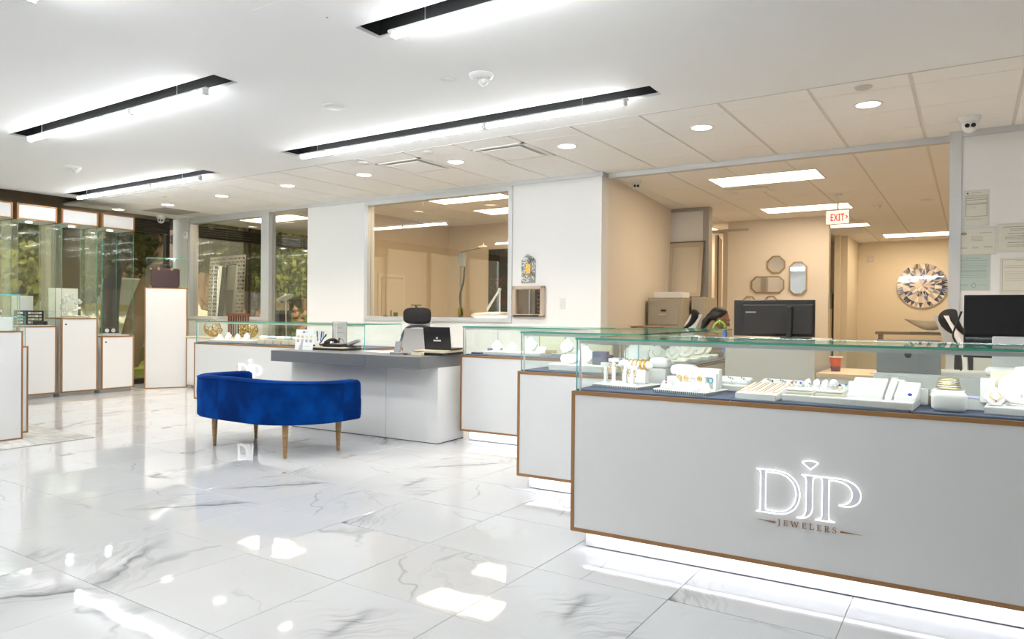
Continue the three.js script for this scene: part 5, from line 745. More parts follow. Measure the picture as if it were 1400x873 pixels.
// ---------------------------------------------------------------- staff desks between the counters and the opening
{
  const cab = thing('staff_cabinet', 'tall warm grey staff cabinet carrying the black monitor', 'cabinet', [-1.17, 0, -5.6]);
  part('body', rbx(-0.45, 0.21, 0.05, 0.955, -0.75, 0, 0.004, 1), mat([0.62, 0.56, 0.50], 0.5), cab); part('top', rbx(-0.46, 0.22, 0.956, 0.985, -0.76, 0.01, 0.004, 1), mat([0.66, 0.60, 0.54], 0.45), cab); part('plinth', bx(-0.43, 0.19, 0, 0.05, -0.7, -0.04), greyPlastic, cab);
  const d = thing('staff_desk', 'pale wooden staff desk with the orange cup', 'desk', [-0.58, 0, -5.76]);
  part('top', boxUV(rbx(-0.345, 0.36, 0.725, 0.76, -0.36, 0.30, 0.004, 1), 1.2), mat(0xffffff, 0.5, 0, { map: paleWoodTex, color: new THREE.Color().setRGB(0.95, 0.78, 0.64) }), d); for (const x of [-0.34, 0.32]) part('side', bx(x, x + 0.03, 0, 0.725, -0.34, 0.28), laminate, d); part('modesty_panel', bx(-0.31, 0.32, 0.2, 0.725, 0.26, 0.28), laminate, d);
  const white = thing('white_side_unit', 'white cabinet behind the right part of the long counter', 'cabinet', [0.75, 0, -4.72]); part('body', rbx(-1.2, 0.6, 0.05, 0.855, -0.25, 0.30, 0.004, 1), laminate, white); part('door', rbx(-1.16, -0.30, 0.08, 0.84, 0.30, 0.314, 0.003, 1), laminate, white); part('door', rbx(-0.28, 0.56, 0.08, 0.84, 0.30, 0.314, 0.003, 1), laminate, white); part('plinth', bx(-1.18, 0.58, 0, 0.05, -0.22, 0.22), greyPlastic, white);
  const cupP = atZ(1142.5, 504, -5.72); const cup = thing('paper_cup', 'orange patterned paper cup on the staff desk', 'cup', [Math.max(cupP.x, -0.86), 0.7605, -5.72]); const cupTex = canvasTex(256, 128, (x, w, h) => { x.fillStyle = '#e2622a'; x.fillRect(0, 0, w, h); x.fillStyle = '#7b4a56'; x.fillRect(0, 82, w, 46); for (let k = 0; k < 60; k++) { x.fillStyle = ['#f0a070', '#b8432a', '#5f3a4a', '#e9b49a'][k % 4]; x.fillRect(rnd(0, 250), rnd(5, 125), rnd(3, 9), rnd(2, 7)); } });
  part('wall', new THREE.CylinderGeometry(0.045, 0.031, 0.105, 24, 1, true).translate(0, 0.0525, 0), mat(0xffffff, 0.5, 0, { map: cupTex, side: THREE.DoubleSide }), cup); part('rim', ring(0.0455, 0.003, 0, 0.105, 0), whitePlastic, cup, 'white rolled rim'); part('bottom', cyl(0.031, 0.031, 0.001, 0.004, 0, 0, 20), whitePlastic, cup);
  const im = thing('laptop', 'silver laptop with a dark fruit mark behind the long counter', 'laptop', [-0.285, 0.8555, -4.47], 0.02); const gm = mat([0.33, 0.33, 0.34], 0.4, 0.6);
  part('base', rbx(-0.155, 0.155, 0, 0.012, -0.21, 0, 0.004, 1), gm, im); const ld = part('lid', rbx(-0.155, 0.155, 0, 0.178, -0.004, 0.003, 0.003, 1).rotateX(0.12).translate(0, 0.008, 0), gm, im); part('fruit_mark', merge([superBall(0.017, 0.018, 0.002, 0.9).translate(0, 0.095, 0.003), superBall(0.004, 0.008, 0.002, 1).rotateZ(-0.5).translate(0.005, 0.118, 0.003)]).rotateX(0.12).translate(0, 0.008, 0), mat([0.03, 0.03, 0.03], 0.2), ld, 'dark fruit mark');
  solo('desk_mat', rbx(-0.2, 0.2, 0, 0.006, -0.09, 0.09, 0.002, 1), mat([0.62, 0.5, 0.46], 0.6), 'pinkish desk mat beside the orange cup', 'mat', [-0.40, 0.7605, -5.72], 0.03);
  solo('key_strap', tube([[-0.06, 0, 0], [-0.02, 0.004, 0.02], [0.03, 0.004, -0.01], [0.07, 0, 0.01]], 0.006, 20, 6), mat([0.45, 0.16, 0.05], 0.6), 'brown leather strap on the desk mat', 'strap', [-0.42, 0.773, -5.72]);
  // large dark monitor seen from behind
  const mp = atZ(1057.5, 440, -6.0), m = thing('monitor', 'large black monitor seen from behind on the staff desk', 'monitor', [mp.x, 0.9855, -6.0], 0.03);
  part('panel', rbx(-0.315, 0.315, 0.015, 0.312, -0.012, 0.012, 0.006), mat([0.010, 0.009, 0.009], 0.45), m); part('rear_hump', rbx(-0.24, 0.305, 0.03, 0.275, 0.012, 0.035, 0.012), mat([0.012, 0.011, 0.011], 0.5), m); const sf = part('stand_arm', rbx(0.105, 0.15, 0.0, 0.26, 0.035, 0.06, 0.01), blackPlastic, m); part('stand_foot', rbx(0.0, 0.28, 0, 0.012, -0.08, 0.12, 0.004, 1), blackPlastic, m);
  const font = await new FontLoader().loadAsync('fonts/droid/droid_sans_bold.typeface.json'); part('lettering', new TextGeometry('SAMSUNG', { font, size: 0.0125, depth: 0.001, curveSegments: 2 }).translate(-0.215, 0.205, 0.0355), mat([0.55, 0.55, 0.55], 0.4), m, 'small silver lettering');
  solo('paper_stack', rbx(-0.09, 0.09, 0, 0.012, -0.06, 0.06, 0.002, 1), whitePlastic, 'small stack of white paper before the black monitor', 'paper', [mp.x + 0.02, 0.9855, -5.72], 0.2);
  // right monitor, screen toward the viewer
  const r = thing('monitor', 'black monitor with a dark glossy screen below the certificates', 'monitor', [0.24, 0.862, -4.72], -0.04); part('panel', rbx(-0.27, 0.33, 0.08, 0.43, -0.015, 0.006, 0.005), blackPlastic, r); part('screen', bx(-0.262, 0.322, 0.09, 0.422, 0.006, 0.0075), mat([0.006, 0.006, 0.007], 0.06), r, 'dark glossy screen'); part('stand', merge([rbx(-0.02, 0.06, 0, 0.2, -0.05, -0.016, 0.006), rbx(-0.09, 0.13, 0, 0.01, -0.11, 0.06, 0.003, 1)]), blackPlastic, r);
  const bp = atZ(1357, 453, -4.55); solo('white_case', rbx(0, 0.3, 0, 0.21, -0.03, 0.03, 0.008), whitePlastic, 'white box standing before the glossy monitor screen', 'box', [bp.x, 0.8555, -4.60], 0);
  { const cb = solo('power_cable', tube([V(-0.04, 1.20, -4.75), V(-0.07, 1.11, -4.74), V(-0.08, 1.06, -4.73), V(-0.055, 1.0, -4.73), V(-0.045, 0.93, -4.73), V(-0.04, 0.868, -4.70)], 0.005, 40, 8), blackPlastic, 'thin black cable looping beside the glossy monitor', 'cable'); }
  // white chair in front of the wall
  const chairs = (label, pos, turn) => { const t = thing('office_chair', label, 'chair', pos, turn); const fw = mat([0.72, 0.70, 0.67], 0.4);
    const shell = new THREE.BoxGeometry(1, 1, 1, 6, 14, 1), p = shell.attributes.position; for (let i = 0; i < p.count; i++) { const s = p.getY(i) + 0.5, w = 0.23 - 0.10 * s; p.setXYZ(i, p.getX(i) * 2 * w, 0.5 + 0.68 * s, p.getZ(i) * 0.03 - 0.10 * Math.sin(s * 3.0) + 0.06 * s + 0.4 * p.getX(i) ** 2); } shell.computeVertexNormals(); part('back_shell', shell, fw, t, 'pale plastic back shell');
    const hr = superBall(0.15, 0.115, 0.05, 0.75, 26), q = hr.attributes.position; for (let i = 0; i < q.count; i++) q.setZ(i, q.getZ(i) - 6 * (q.getY(i) - 0.05) ** 2 * 0.8 + 0.02); hr.computeVertexNormals(); part('headrest', hr.translate(0, 1.12, 0.07), blackFabric, t, 'curved black headrest');
    part('mesh_pad', rbx(-0.19, 0.19, 0.56, 0.92, -0.03, 0.0, 0.015), blackFabric, t); part('seat', rbx(-0.24, 0.24, 0.42, 0.5, 0.0, 0.46, 0.035, 3), blackFabric, t); part('post', cyl(0.03, 0.03, 0.1, 0.42, 0, 0.2, 14), chrome, t); for (let k = 0; k < 5; k++) { const a = k * 1.2566, l = part('base_arm', bar([0, 0.1, 0.2], [0.29 * Math.sin(a), 0.07, 0.2 + 0.29 * Math.cos(a)], 0.02, 8, 0.014), fw, t); part('caster', ball(0.03, 0.29 * Math.sin(a), 0.03, 0.2 + 0.29 * Math.cos(a), 10), blackPlastic, l); } };
  chairs('white shelled office chair with curved black headrest beside the office post', [-0.06, 0, -6.55], -1.25);
  chairs('office chair whose black headrest shows beside the file cabinet', [-2.66, 0, -7.72], 1.9);
}
// ---------------------------------------------------------------- office
{
  const fc = thing('file_cabinet', 'tan steel file cabinet with drawers in the office corner', 'cabinet', [-3.25, 0, -8.72]); part('body', rbx(-0.215, 0.235, 0.02, 1.39, -0.45, 0.17, 0.006, 1), steelCase, fc);
  for (let k = 0; k < 4; k++) { const y = 0.06 + k * 0.33, d = part('drawer', rbx(-0.195, 0.19, y, y + 0.315, 0.17, 0.186, 0.005, 1), steelCase, fc); part('handle', tube([[-0.055, y + 0.13, 0.186], [-0.05, y + 0.125, 0.215], [0.05, y + 0.125, 0.215], [0.055, y + 0.13, 0.186]], 0.008, 20, 6), chrome, d); part('label_slot', rbx(-0.035, 0.035, y + 0.165, y + 0.19, 0.186, 0.19, 0.002, 1), blackPlastic, d, 'black label slot'); }
  part('badge', bx(-0.17, -0.09, 1.335, 1.352, 0.171, 0.174), blackPlastic, fc); part('lock', cyl(0.014, 0.014, 0, 0.006, 0, 0, 12).rotateX(Math.PI / 2).translate(0.16, 1.30, 0.17), chrome, fc);
  solo('paper_box', rbx(-0.19, 0.19, 0, 0.07, -0.13, 0.13, 0.004, 1), whitePlastic, 'flat white paper box on the file cabinet', 'box', [-3.2, 1.3905, -8.68]);
  const fc2 = thing('file_cabinet', 'second tan steel cabinet right of the drawers', 'cabinet', [-2.93, 0, -9.0]); part('body', rbx(-0.05, 0.12, 0.02, 1.40, -0.3, 0.2, 0.006, 1), steelCase, fc2); part('side', rbx(0.12, 0.126, 0.05, 1.37, -0.28, 0.18, 0.002, 1), steelCase, fc2);
  const lm = thing('leaning_mirror', 'tall silver edged mirror leaning against the short office wall', 'mirror', [-3.40, 1.40, -9.52], 0); const W = 0.52, H = 0.80;   // leans back on the wall from the cabinets
  const fm = mat([0.2, 0.17, 0.13], 0.3, 0.8);
  part('glass', bx(0.06, W - 0.06, 0.06, H - 0.06, 0, 0.006), mirrorGlass, lm); each('bevel_bar', [extr([[0, 0], [W, 0], [W - 0.065, 0.065], [0.065, 0.065]], 0.02, 0.002), extr([[0, H], [0.065, H - 0.065], [W - 0.065, H - 0.065], [W, H]], 0.02, 0.002), extr([[0, 0], [0.065, 0.065], [0.065, H - 0.065], [0, H]], 0.02, 0.002), extr([[W, 0], [W, H], [W - 0.065, H - 0.065], [W - 0.065, 0.065]], 0.02, 0.002)].map((g, i) => g.rotateX(0)), mat([0.72, 0.70, 0.66], 0.08, 1), lm, 'bevelled mirror strip'); part('rim', merge([bx(-0.008, 0.008, -0.008, H + 0.008, -0.004, 0.026), bx(W - 0.008, W + 0.008, -0.008, H + 0.008, -0.004, 0.026), bx(-0.008, W + 0.008, H - 0.008, H + 0.008, -0.004, 0.026), bx(-0.008, W + 0.008, -0.008, 0.008, -0.004, 0.026)]), fm, lm); lm.rotation.x = -0.16; lm.rotation.z = 0; lm.position.set(-3.665, 1.42, -9.70);
  // dark tray of folders on a side table at the left
  const tb = thing('side_table', 'side table carrying dark folders at the office wall', 'table', [-3.05, 0, -7.42]); part('top', rbx(-0.22, 0.25, 0.99, 1.01, -0.22, 0.22, 0.004, 1), greyPlastic, tb); for (const [x, z] of [[-1, -1], [-1, 1], [1, -1], [1, 1]]) part('leg', bx(x * 0.2 - 0.015, x * 0.2 + 0.015, 0, 0.99, z * 0.19 - 0.015, z * 0.19 + 0.015), greyPlastic, tb);
  solo('folder_stack', merge([rbx(-0.22, 0.22, 0, 0.012, -0.15, 0.15, 0.003, 1), rbx(-0.15, 0.17, 0.013, 0.026, -0.13, 0.14, 0.003, 1).rotateY(0.1)]), mat([0.03, 0.028, 0.03], 0.5), 'dark folders stacked flat near the office wall', 'folders', [-3.02, 1.0105, -7.42], 0.1);
  solo('tan_folder', rbx(-0.19, 0.19, 0, 0.01, -0.14, 0.14, 0.002, 1), mat([0.45, 0.25, 0.14], 0.6), 'tan folder under the dark folders edge', 'folder', [-2.98, 1.0375, -7.42], -0.1);
  // octagonal mirrors
  const oct = (label, cx, cy, w, h, cc, z = -11.59) => { const t = thing('octagonal_mirror', label, 'mirror', [cx, cy, z], 0, 'octagonal mirrors on the beige wall'); const o = (k) => { const a = w / 2 - k, b = h / 2 - k, c = cc - k * 0.41; return [[-a + c, -b], [a - c, -b], [a, -b + c], [a, b - c], [a - c, b], [-a + c, b], [-a, b - c], [-a, -b + c]]; }; part('glass', extr(o(0.012), 0.006), mirrorGlass, t); part('frame', extr(o(0), 0.016, 0.002, [o(0.016)]), mat([0.40, 0.30, 0.18], 0.35, 0.7), t, 'bronze frame'); };
  oct('nearly round octagonal mirror above the wide one', -2.568, 1.981, 0.27, 0.27, 0.08); oct('wide octagonal mirror above the black monitor', -2.695, 1.668, 0.505, 0.262, 0.07); oct('tall octagonal mirror beside the round one', -2.24, 1.762, 0.262, 0.503, 0.07); oct('octagonal mirror half hidden behind the monitor, under the wide mirror', -2.975, 1.34, 0.23, 0.29, 0.07); oct('octagonal mirror half hidden behind the monitor, under the gap', -2.64, 1.34, 0.23, 0.29, 0.07);
  // exit sign
  const ex = thing('exit_sign', 'white hanging exit sign with red letters and arrow', 'sign', [-1.40, 2.32, -9.62], 0); const et = canvasTex(256, 160, (x, w, h) => { x.fillStyle = '#efe6da'; x.fillRect(0, 0, w, h); x.fillStyle = '#f02a20'; x.font = 'bold 104px sans-serif'; x.textBaseline = 'middle'; x.save(); x.translate(44, 84); x.scale(0.74, 1.15); x.fillText('EXIT', 0, 0); x.restore(); x.strokeStyle = '#f02a20'; x.lineWidth = 12; x.beginPath(); x.moveTo(222, 62); x.lineTo(240, 82); x.lineTo(222, 102); x.stroke(); });
  part('box', rbx(-0.135, 0.135, 0.0, 0.175, -0.03, 0.03, 0.004, 1), whitePlastic, ex); part('face', new THREE.PlaneGeometry(0.26, 0.165).translate(0, 0.0875, 0.0306), new THREE.MeshStandardMaterial({ color: 0xffffff, roughness: 0.4, map: et, emissiveMap: et, emissive: 0xffffff, emissiveIntensity: 0.25 }), ex, 'face reading EXIT with an arrow'); part('stem', cyl(0.012, 0.012, 0.175, 0.38, 0, 0, 10), whitePlastic, ex); part('canopy', cyl(0.05, 0.05, 0.365, 0.378, 0, 0, 16), whitePlastic, ex);
  // far room: round picture, shell bowl, cabinets
  const artTex = canvasTex(512, 512, (x, w, h) => { x.fillStyle = '#d8c8b4'; x.fillRect(0, 0, w, h); x.translate(256, 256); const R = [0, 70, 130, 200, 262], cols = ['#2a3142', '#5d6a8c', '#efe5d8', '#cfc3b6', '#8f8a8c', '#1b1a1e', '#e7d8c6', '#7f7266', '#f5ede2', '#45506f', '#b9ada4', '#d9cdbf']; let q = 0; for (let r = 0; r < 4; r++) { const n = [8, 16, 16, 32][r]; for (let k = 0; k < n; k++) for (let s = 0; s < 2; s++) { const a0 = (k + s * 0.5) / n * 6.2832, a1 = (k + 0.5 + s * 0.5) / n * 6.2832 + 0.02, am = (a0 + a1) / 2; x.fillStyle = cols[Math.floor(rnd(0, 12))]; x.beginPath(); if (s) { x.moveTo(R[r] * Math.cos(am), R[r] * Math.sin(am)); x.lineTo(R[r + 1] * Math.cos(a0), R[r + 1] * Math.sin(a0)); x.lineTo(R[r + 1] * Math.cos(a1), R[r + 1] * Math.sin(a1)); } else { x.moveTo(R[r + 1] * Math.cos(am), R[r + 1] * Math.sin(am)); x.lineTo(R[r] * Math.cos(a0 - 0.06), R[r] * Math.sin(a0 - 0.06)); x.lineTo(R[r] * Math.cos(a1 + 0.06), R[r] * Math.sin(a1 + 0.06)); } x.fill(); } } });
  const art = thing('round_picture', 'round wall picture of a faceted diamond on the far wall', 'picture', [-0.80, 1.80, -16.14]); part('disc', new THREE.CylinderGeometry(0.44, 0.44, 0.03, 64).rotateX(Math.PI / 2).translate(0, 0, 0.015), mat([0.7, 0.6, 0.5], 0.5), art); part('print', new THREE.CircleGeometry(0.435, 64).translate(0, 0, 0.031), mat(0xffffff, 0.12, 0, { map: artTex, clearcoat: 1 }), art, 'faceted diamond print');
  const tbl = thing('console_table', 'console table under the round picture', 'table', [-0.75, 0, -15.2]); part('top', rbx(-0.75, 0.75, 0.85, 0.90, -0.3, 0.3, 0.004, 1), mat([0.25, 0.22, 0.18], 0.4), tbl); for (const x of [-0.7, 0.66]) part('leg', bx(x, x + 0.04, 0, 0.85, -0.28, 0.28), mat([0.25, 0.22, 0.18], 0.4), tbl);
  const sb = thing('shell_bowl', 'white shell shaped bowl on the far console table', 'bowl', [-0.62, 0.905, -15.2], 0); { const n = 40, m = 12, P = [], I = []; for (let i = 0; i <= n; i++) for (let j = 0; j <= m; j++) { const a = i / n * Math.PI * 2, r = j / m, rip = 1 + 0.06 * Math.cos(a * 16) * r, wing = 1 + 0.55 * Math.pow(Math.abs(Math.cos(a)), 3); P.push(0.26 * r * wing * rip * Math.cos(a), 0.02 + 0.20 * Math.pow(r, 1.6) * (0.65 + 0.35 * wing * 0.8), 0.2 * r * rip * Math.sin(a)); } for (let i = 0; i < n; i++) for (let j = 0; j < m; j++) { const a = i * (m + 1) + j, b = a + m + 1; I.push(a, b, a + 1, a + 1, b, b + 1); } const g = new THREE.BufferGeometry(); g.setAttribute('position', new THREE.Float32BufferAttribute(P, 3)); g.setIndex(I); g.computeVertexNormals(); part('bowl', g, mat([0.8, 0.77, 0.7], 0.5, 0, { side: THREE.DoubleSide }), sb); part('foot', cyl(0.07, 0.05, 0, 0.03, 0, 0, 20), whitePlastic, sb); }
  solo('silver_tray', rbx(-0.3, 0.3, 0, 0.03, -0.12, 0.12, 0.006, 1), mat([0.6, 0.58, 0.54], 0.3, 0.4), 'silver tray on the front of the far console table', 'tray', [-0.62, 0.9005, -14.99]);
  const bk = thing('drawer_unit', 'cream drawer unit beyond the mirror wall', 'cabinet', [-2.52, 0, -14.9]); part('body', rbx(-0.35, 0.3, 0, 1.32, -0.3, 0.25, 0.004, 1), mat([0.74, 0.64, 0.48], 0.6), bk); for (let k = 0; k < 5; k++) part('drawer', rbx(-0.33, 0.28, 0.04 + k * 0.255, 0.28 + k * 0.255, 0.25, 0.266, 0.004, 1), mat([0.74, 0.64, 0.48], 0.6), bk);
  const dr = thing('drill_machine', 'grey bench machine on the cream drawer unit', 'machine', [-2.4, 1.321, -14.9]); part('base', rbx(-0.16, 0.16, 0, 0.30, -0.12, 0.12, 0.01), mat([0.32, 0.33, 0.30], 0.5), dr); part('head', rbx(-0.2, 0.12, 0.33, 0.38, -0.1, 0.1, 0.01), greyPlastic, dr); part('hose', tube([[0.05, 0.4, 0.05], [0.1, 0.55, 0.05], [0.02, 0.7, 0.05], [0.1, 0.85, 0.05], [0.06, 1.0, 0.05]], 0.014, 40, 8), greyPlastic, dr, 'curling hose'); part('rod', bar([-0.08, 0.38, 0], [-0.08, 1.25, 0], 0.012), greyPlastic, dr);
  solo('thermostat', rbx(-0.05, 0.05, -0.06, 0.06, 0, 0.02, 0.005, 1), mat([0.7, 0.66, 0.62], 0.5), 'small white thermostat high on the far wall', 'thermostat', [-1.72, 2.36, -16.14]);
  solo('wall_speaker', rbx(-0.06, 0.06, -0.17, 0.17, 0, 0.12, 0.01, 1), mat([0.05, 0.05, 0.05], 0.6), 'dark slim wall speaker beside the round picture', 'speaker', [-0.27, 2.33, -16.14]);
  // passage beyond the mirror wall
  const dd = thing('door_leaf', 'dark edged open door in the passage', 'door', [-3.55, 0, -11.62], 0.2); part('leaf', rbx(0, 0.045, 0.01, 2.5, -0.8, 0, 0.003, 1), mat([0.62, 0.53, 0.42], 0.5), dd); part('edge', bx(0.046, 0.06, 0.01, 2.5, -0.02, 0.0), blackPlastic, dd); part('handle', bar([0.045, 1.0, -0.08], [0.09, 1.0, -0.08], 0.012), blackPlastic, dd);
}
// ---------------------------------------------------------------- seated person behind the counters
{
  const field = (res, size, c, fn, m) => { const mc = new MarchingCubes(res, m, false, false, 400000); mc.isolation = 0; const h = size / 2; for (let z = 0; z < res; z++) for (let y = 0; y < res; y++) for (let x = 0; x < res; x++) { const p = [(x / (res / 2) - 1) * h + c[0], (y / (res / 2) - 1) * h + c[1], (z / (res / 2) - 1) * h + c[2]]; mc.field[x + y * res + z * res * res] = -fn(...p); } mc.update(); const n = mc.count, pos = new Float32Array(n * 3), nor = new Float32Array(n * 3); for (let i = 0; i < n * 3; i += 3) for (let k = 0; k < 3; k++) { pos[i + k] = mc.positionArray[i + k] * h + c[k]; nor[i + k] = mc.normalArray[i + k]; } const g = new THREE.BufferGeometry(); g.setAttribute('position', new THREE.BufferAttribute(pos, 3)); g.setAttribute('normal', new THREE.BufferAttribute(nor, 3)); const g2 = mergeVertices(g.deleteAttribute('normal') ?? g, 1e-5); g2.computeVertexNormals(); return g2; };
  const cap = (p, a, b, ra, rb) => { const bxx = b[0] - a[0], by = b[1] - a[1], bz = b[2] - a[2], px = p[0] - a[0], py = p[1] - a[1], pz = p[2] - a[2]; const t = Math.max(0, Math.min(1, (px * bxx + py * by + pz * bz) / (bxx * bxx + by * by + bz * bz))); return Math.hypot(px - bxx * t, py - by * t, pz - bz * t) - (ra + (rb - ra) * t); };
  const smin = (a, b, k) => { const h = Math.max(k - Math.abs(a - b), 0) / k; return Math.min(a, b) - h * h * k * 0.25; };
  const sdf = (bones, k) => (x, y, z) => { let d = 1; for (const [a, b, ra, rb] of bones) d = smin(d, cap([x, y, z], a, b, ra, rb), k); return d; };
  const limbs = [], torso = [[[0, 0.53, -0.07], [0, 0.53, 0.07], 0.12, 0.12], [[0, 0.55, 0], [0.03, 0.82, 0], 0.115, 0.12], [[0.03, 0.82, -0.09], [0.03, 0.82, 0.09], 0.10, 0.10], [[0.03, 0.9, -0.13], [0.03, 0.9, 0.13], 0.055, 0.055], [[0.04, 0.92, 0], [0.085, 1.05, 0], 0.052, 0.047]];
  const legs = [], arms = []; for (const s of [-1, 1]) { legs.push([[0, 0.52, s * 0.09], [0.42, 0.54, s * 0.12], 0.085, 0.06], [[0.42, 0.54, s * 0.12], [0.42, 0.09, s * 0.12], 0.058, 0.036], [[0.41, 0.045, s * 0.12], [0.57, 0.035, s * 0.13], 0.036, 0.028]); arms.push([[0.03, 0.90, s * 0.165], [0.10, 0.66, s * 0.22], 0.05, 0.038], [[0.10, 0.66, s * 0.22], [0.33, 0.74, s * 0.13], 0.037, 0.025]); limbs.push([[0.33, 0.74, s * 0.13], [0.40, 0.755, s * 0.115], 0.026, 0.022]); for (let f = 0; f < 4; f++) limbs.push([[0.40, 0.755, s * 0.115 + (f - 1.5) * 0.019], [0.445, 0.757, s * 0.112 + (f - 1.5) * 0.021], 0.0085, 0.008], [[0.445, 0.757, s * 0.112 + (f - 1.5) * 0.021], [0.465 - Math.abs(f - 1.4) * 0.007, 0.742, s * 0.11 + (f - 1.5) * 0.021], 0.008, 0.007]); limbs.push([[0.36, 0.75, s * 0.105], [0.395, 0.75, s * 0.065], 0.011, 0.008]); }
  const skin = mat([0.29, 0.145, 0.085], 0.55, 0, {}), hairM = mat([0.010, 0.008, 0.007], 0.5), shirt = mat([0.03, 0.028, 0.022], 0.85), jeans = mat([0.03, 0.035, 0.06], 0.85);
  const hp = atZ(981, 434, -7.3); const t = thing('person', 'seated person with dark tied hair and white earbud looking down, facing right', 'person', [hp.x - 0.1 * Math.cos(YAW), 0, -7.3 + 0.1 * Math.sin(YAW)], YAW - 0.25);
  const body = field(96, 1.30, [0.22, 0.62, 0], sdf([...torso, ...legs, ...arms, ...limbs], 0.05), skin);
  // head with nose, lips, jaw, brow, ear; tilted down
  const HC = [0.115, 1.13, 0], head = (x, y, z) => { const c = Math.cos(-0.35), s = Math.sin(-0.35), dx = x - HC[0], dy = y - HC[1], X = dx * c + dy * s, Y = -dx * s + dy * c, Z = z; const el = (cx, cy, cz, a, b, cc) => (Math.hypot((X - cx) / a, (Y - cy) / b, (Z - cz) / cc) - 1) * Math.min(a, b, cc); let d = el(-0.012, 0.028, 0, 0.095, 0.088, 0.074); d = smin(d, el(0.03, -0.035, 0, 0.062, 0.075, 0.056), 0.04); d = smin(d, cap([X, Y, Z], [0.088, 0.008, 0], [0.108, -0.025, 0], 0.007, 0.013), 0.018); d = smin(d, el(0.088, -0.06, 0, 0.014, 0.011, 0.022), 0.012); d = smin(d, el(0.075, -0.093, 0, 0.02, 0.016, 0.02), 0.025); d = smin(d, el(0.078, 0.028, 0, 0.018, 0.01, 0.045), 0.02); for (const q of [-1, 1]) { d = smin(d, el(-0.005, -0.012, q * 0.074, 0.018, 0.03, 0.008), 0.008); d = Math.max(d, -el(0.093, 0.006, q * 0.033, 0.014, 0.011, 0.015) * 0.8); } d = smin(d, cap([X, Y, Z], [-0.03, -0.05, 0], [-0.06, -0.13, 0], 0.046, 0.05), 0.03); return d; };
  part('body', mergeGeometries([clean(body), clean(field(80, 0.34, [0.10, 1.12, 0], head, skin))]), skin, t);
  const hd = (x, y, z) => { const c = Math.cos(-0.35), s = Math.sin(-0.35), dx = x - HC[0], dy = y - HC[1], X = dx * c + dy * s, Y = -dx * s + dy * c; const el = (cx, cy, cz, a, b, cc) => (Math.hypot((X - cx) / a, (Y - cy) / b, (z - cz) / cc) - 1) * Math.min(a, b, cc); let d = el(-0.016, 0.030, 0, 0.100, 0.093, 0.079); d = Math.max(d, X * 0.86 - Y * 0.5 + 0.004); d = smin(d, cap([X, Y, z], [-0.10, -0.01, 0.01], [-0.125, -0.075, 0.03], 0.035, 0.03), 0.02); d = smin(d, cap([X, Y, z], [-0.125, -0.075, 0.03], [-0.13, -0.15, 0.04], 0.028, 0.018), 0.02); return d; };
  part('hair', field(72, 0.42, [0.08, 1.12, 0], hd, hairM), hairM, t, 'dark hair tied back');
  part('shirt', field(72, 0.80, [0.10, 0.74, 0], (x, y, z) => Math.max(sdf([...torso.slice(0, 4), ...arms.filter((_, i) => i % 2 === 0)], 0.05)(x, y, z) - 0.012, y - 0.965, 0.5 - y), shirt), shirt, t, 'dark top'); part('trousers', field(72, 0.90, [0.25, 0.33, 0], (x, y, z) => Math.max(sdf([torso[0], ...legs.filter((_, i) => i % 3 !== 2)], 0.05)(x, y, z) - 0.01, 0.1 - y, y - 0.66), jeans), jeans, t, 'dark blue trousers');
  const hq = (X, Y, Z) => { const c = Math.cos(-0.35), s = Math.sin(-0.35); return [HC[0] + X * c - Y * s, HC[1] + X * s + Y * c, Z]; };
  for (const q of [-1, 1]) { part('eye', ball(0.011, ...hq(0.083, 0.006, q * 0.033), 10), mat([0.6, 0.55, 0.5], 0.3), t); part('eyebrow', bar(hq(0.097, 0.028, q * 0.018), hq(0.083, 0.031, q * 0.05), 0.004, 6), hairM, t); }
  part('lips', superBall(0.009, 0.006, 0.019, 1).translate(...hq(0.094, -0.06, 0)), mat([0.22, 0.06, 0.05], 0.5), t); part('earbud', merge([ball(0.008, ...hq(0.004, -0.012, 0.083), 10), bar(hq(0.006, -0.015, 0.085), hq(0.014, -0.045, 0.083), 0.004, 6)]), whitePlastic, t, 'white earbud');
  const lp = atZ(984, 446, -7.1); solo('loop_strap', tube([[-0.06, -0.04, 0], [-0.045, 0.02, 0.01], [0, 0.05, 0.015], [0.045, 0.02, 0.01], [0.05, -0.04, 0], [0.0, -0.055, 0.0]], 0.011, 40, 8, true), mat([0.30, 0.62, 0.03], 0.5), 'lime green looped strap before the seated person', 'strap', [lp.x, lp.y, -7.1], 0.2);
  const bp = atZ(991, 449, -7.05); solo('blue_bottle', lathe([[0.001, 0], [0.024, 0], [0.025, 0.2], [0.012, 0.225], [0.012, 0.25], [0.001, 0.252]], 20), mat([0.01, 0.16, 0.75], 0.35), 'bright blue bottle before the seated person', 'bottle', [bp.x, 0.80, -7.05]);
  const dk = thing('work_table', 'work table in front of the seated person', 'table', [-1.62, 0, -7.4], 0); part('top', rbx(-0.06, 0.4, 0.76, 0.8, -0.3, 0.25, 0.004, 1), paleWood, dk); for (const [x, z] of [[-0.02, -0.26], [-0.02, 0.21], [0.36, -0.26], [0.36, 0.21]]) part('leg', bx(x - 0.02, x + 0.02, 0, 0.76, z - 0.02, z + 0.02), greyPlastic, dk);
}
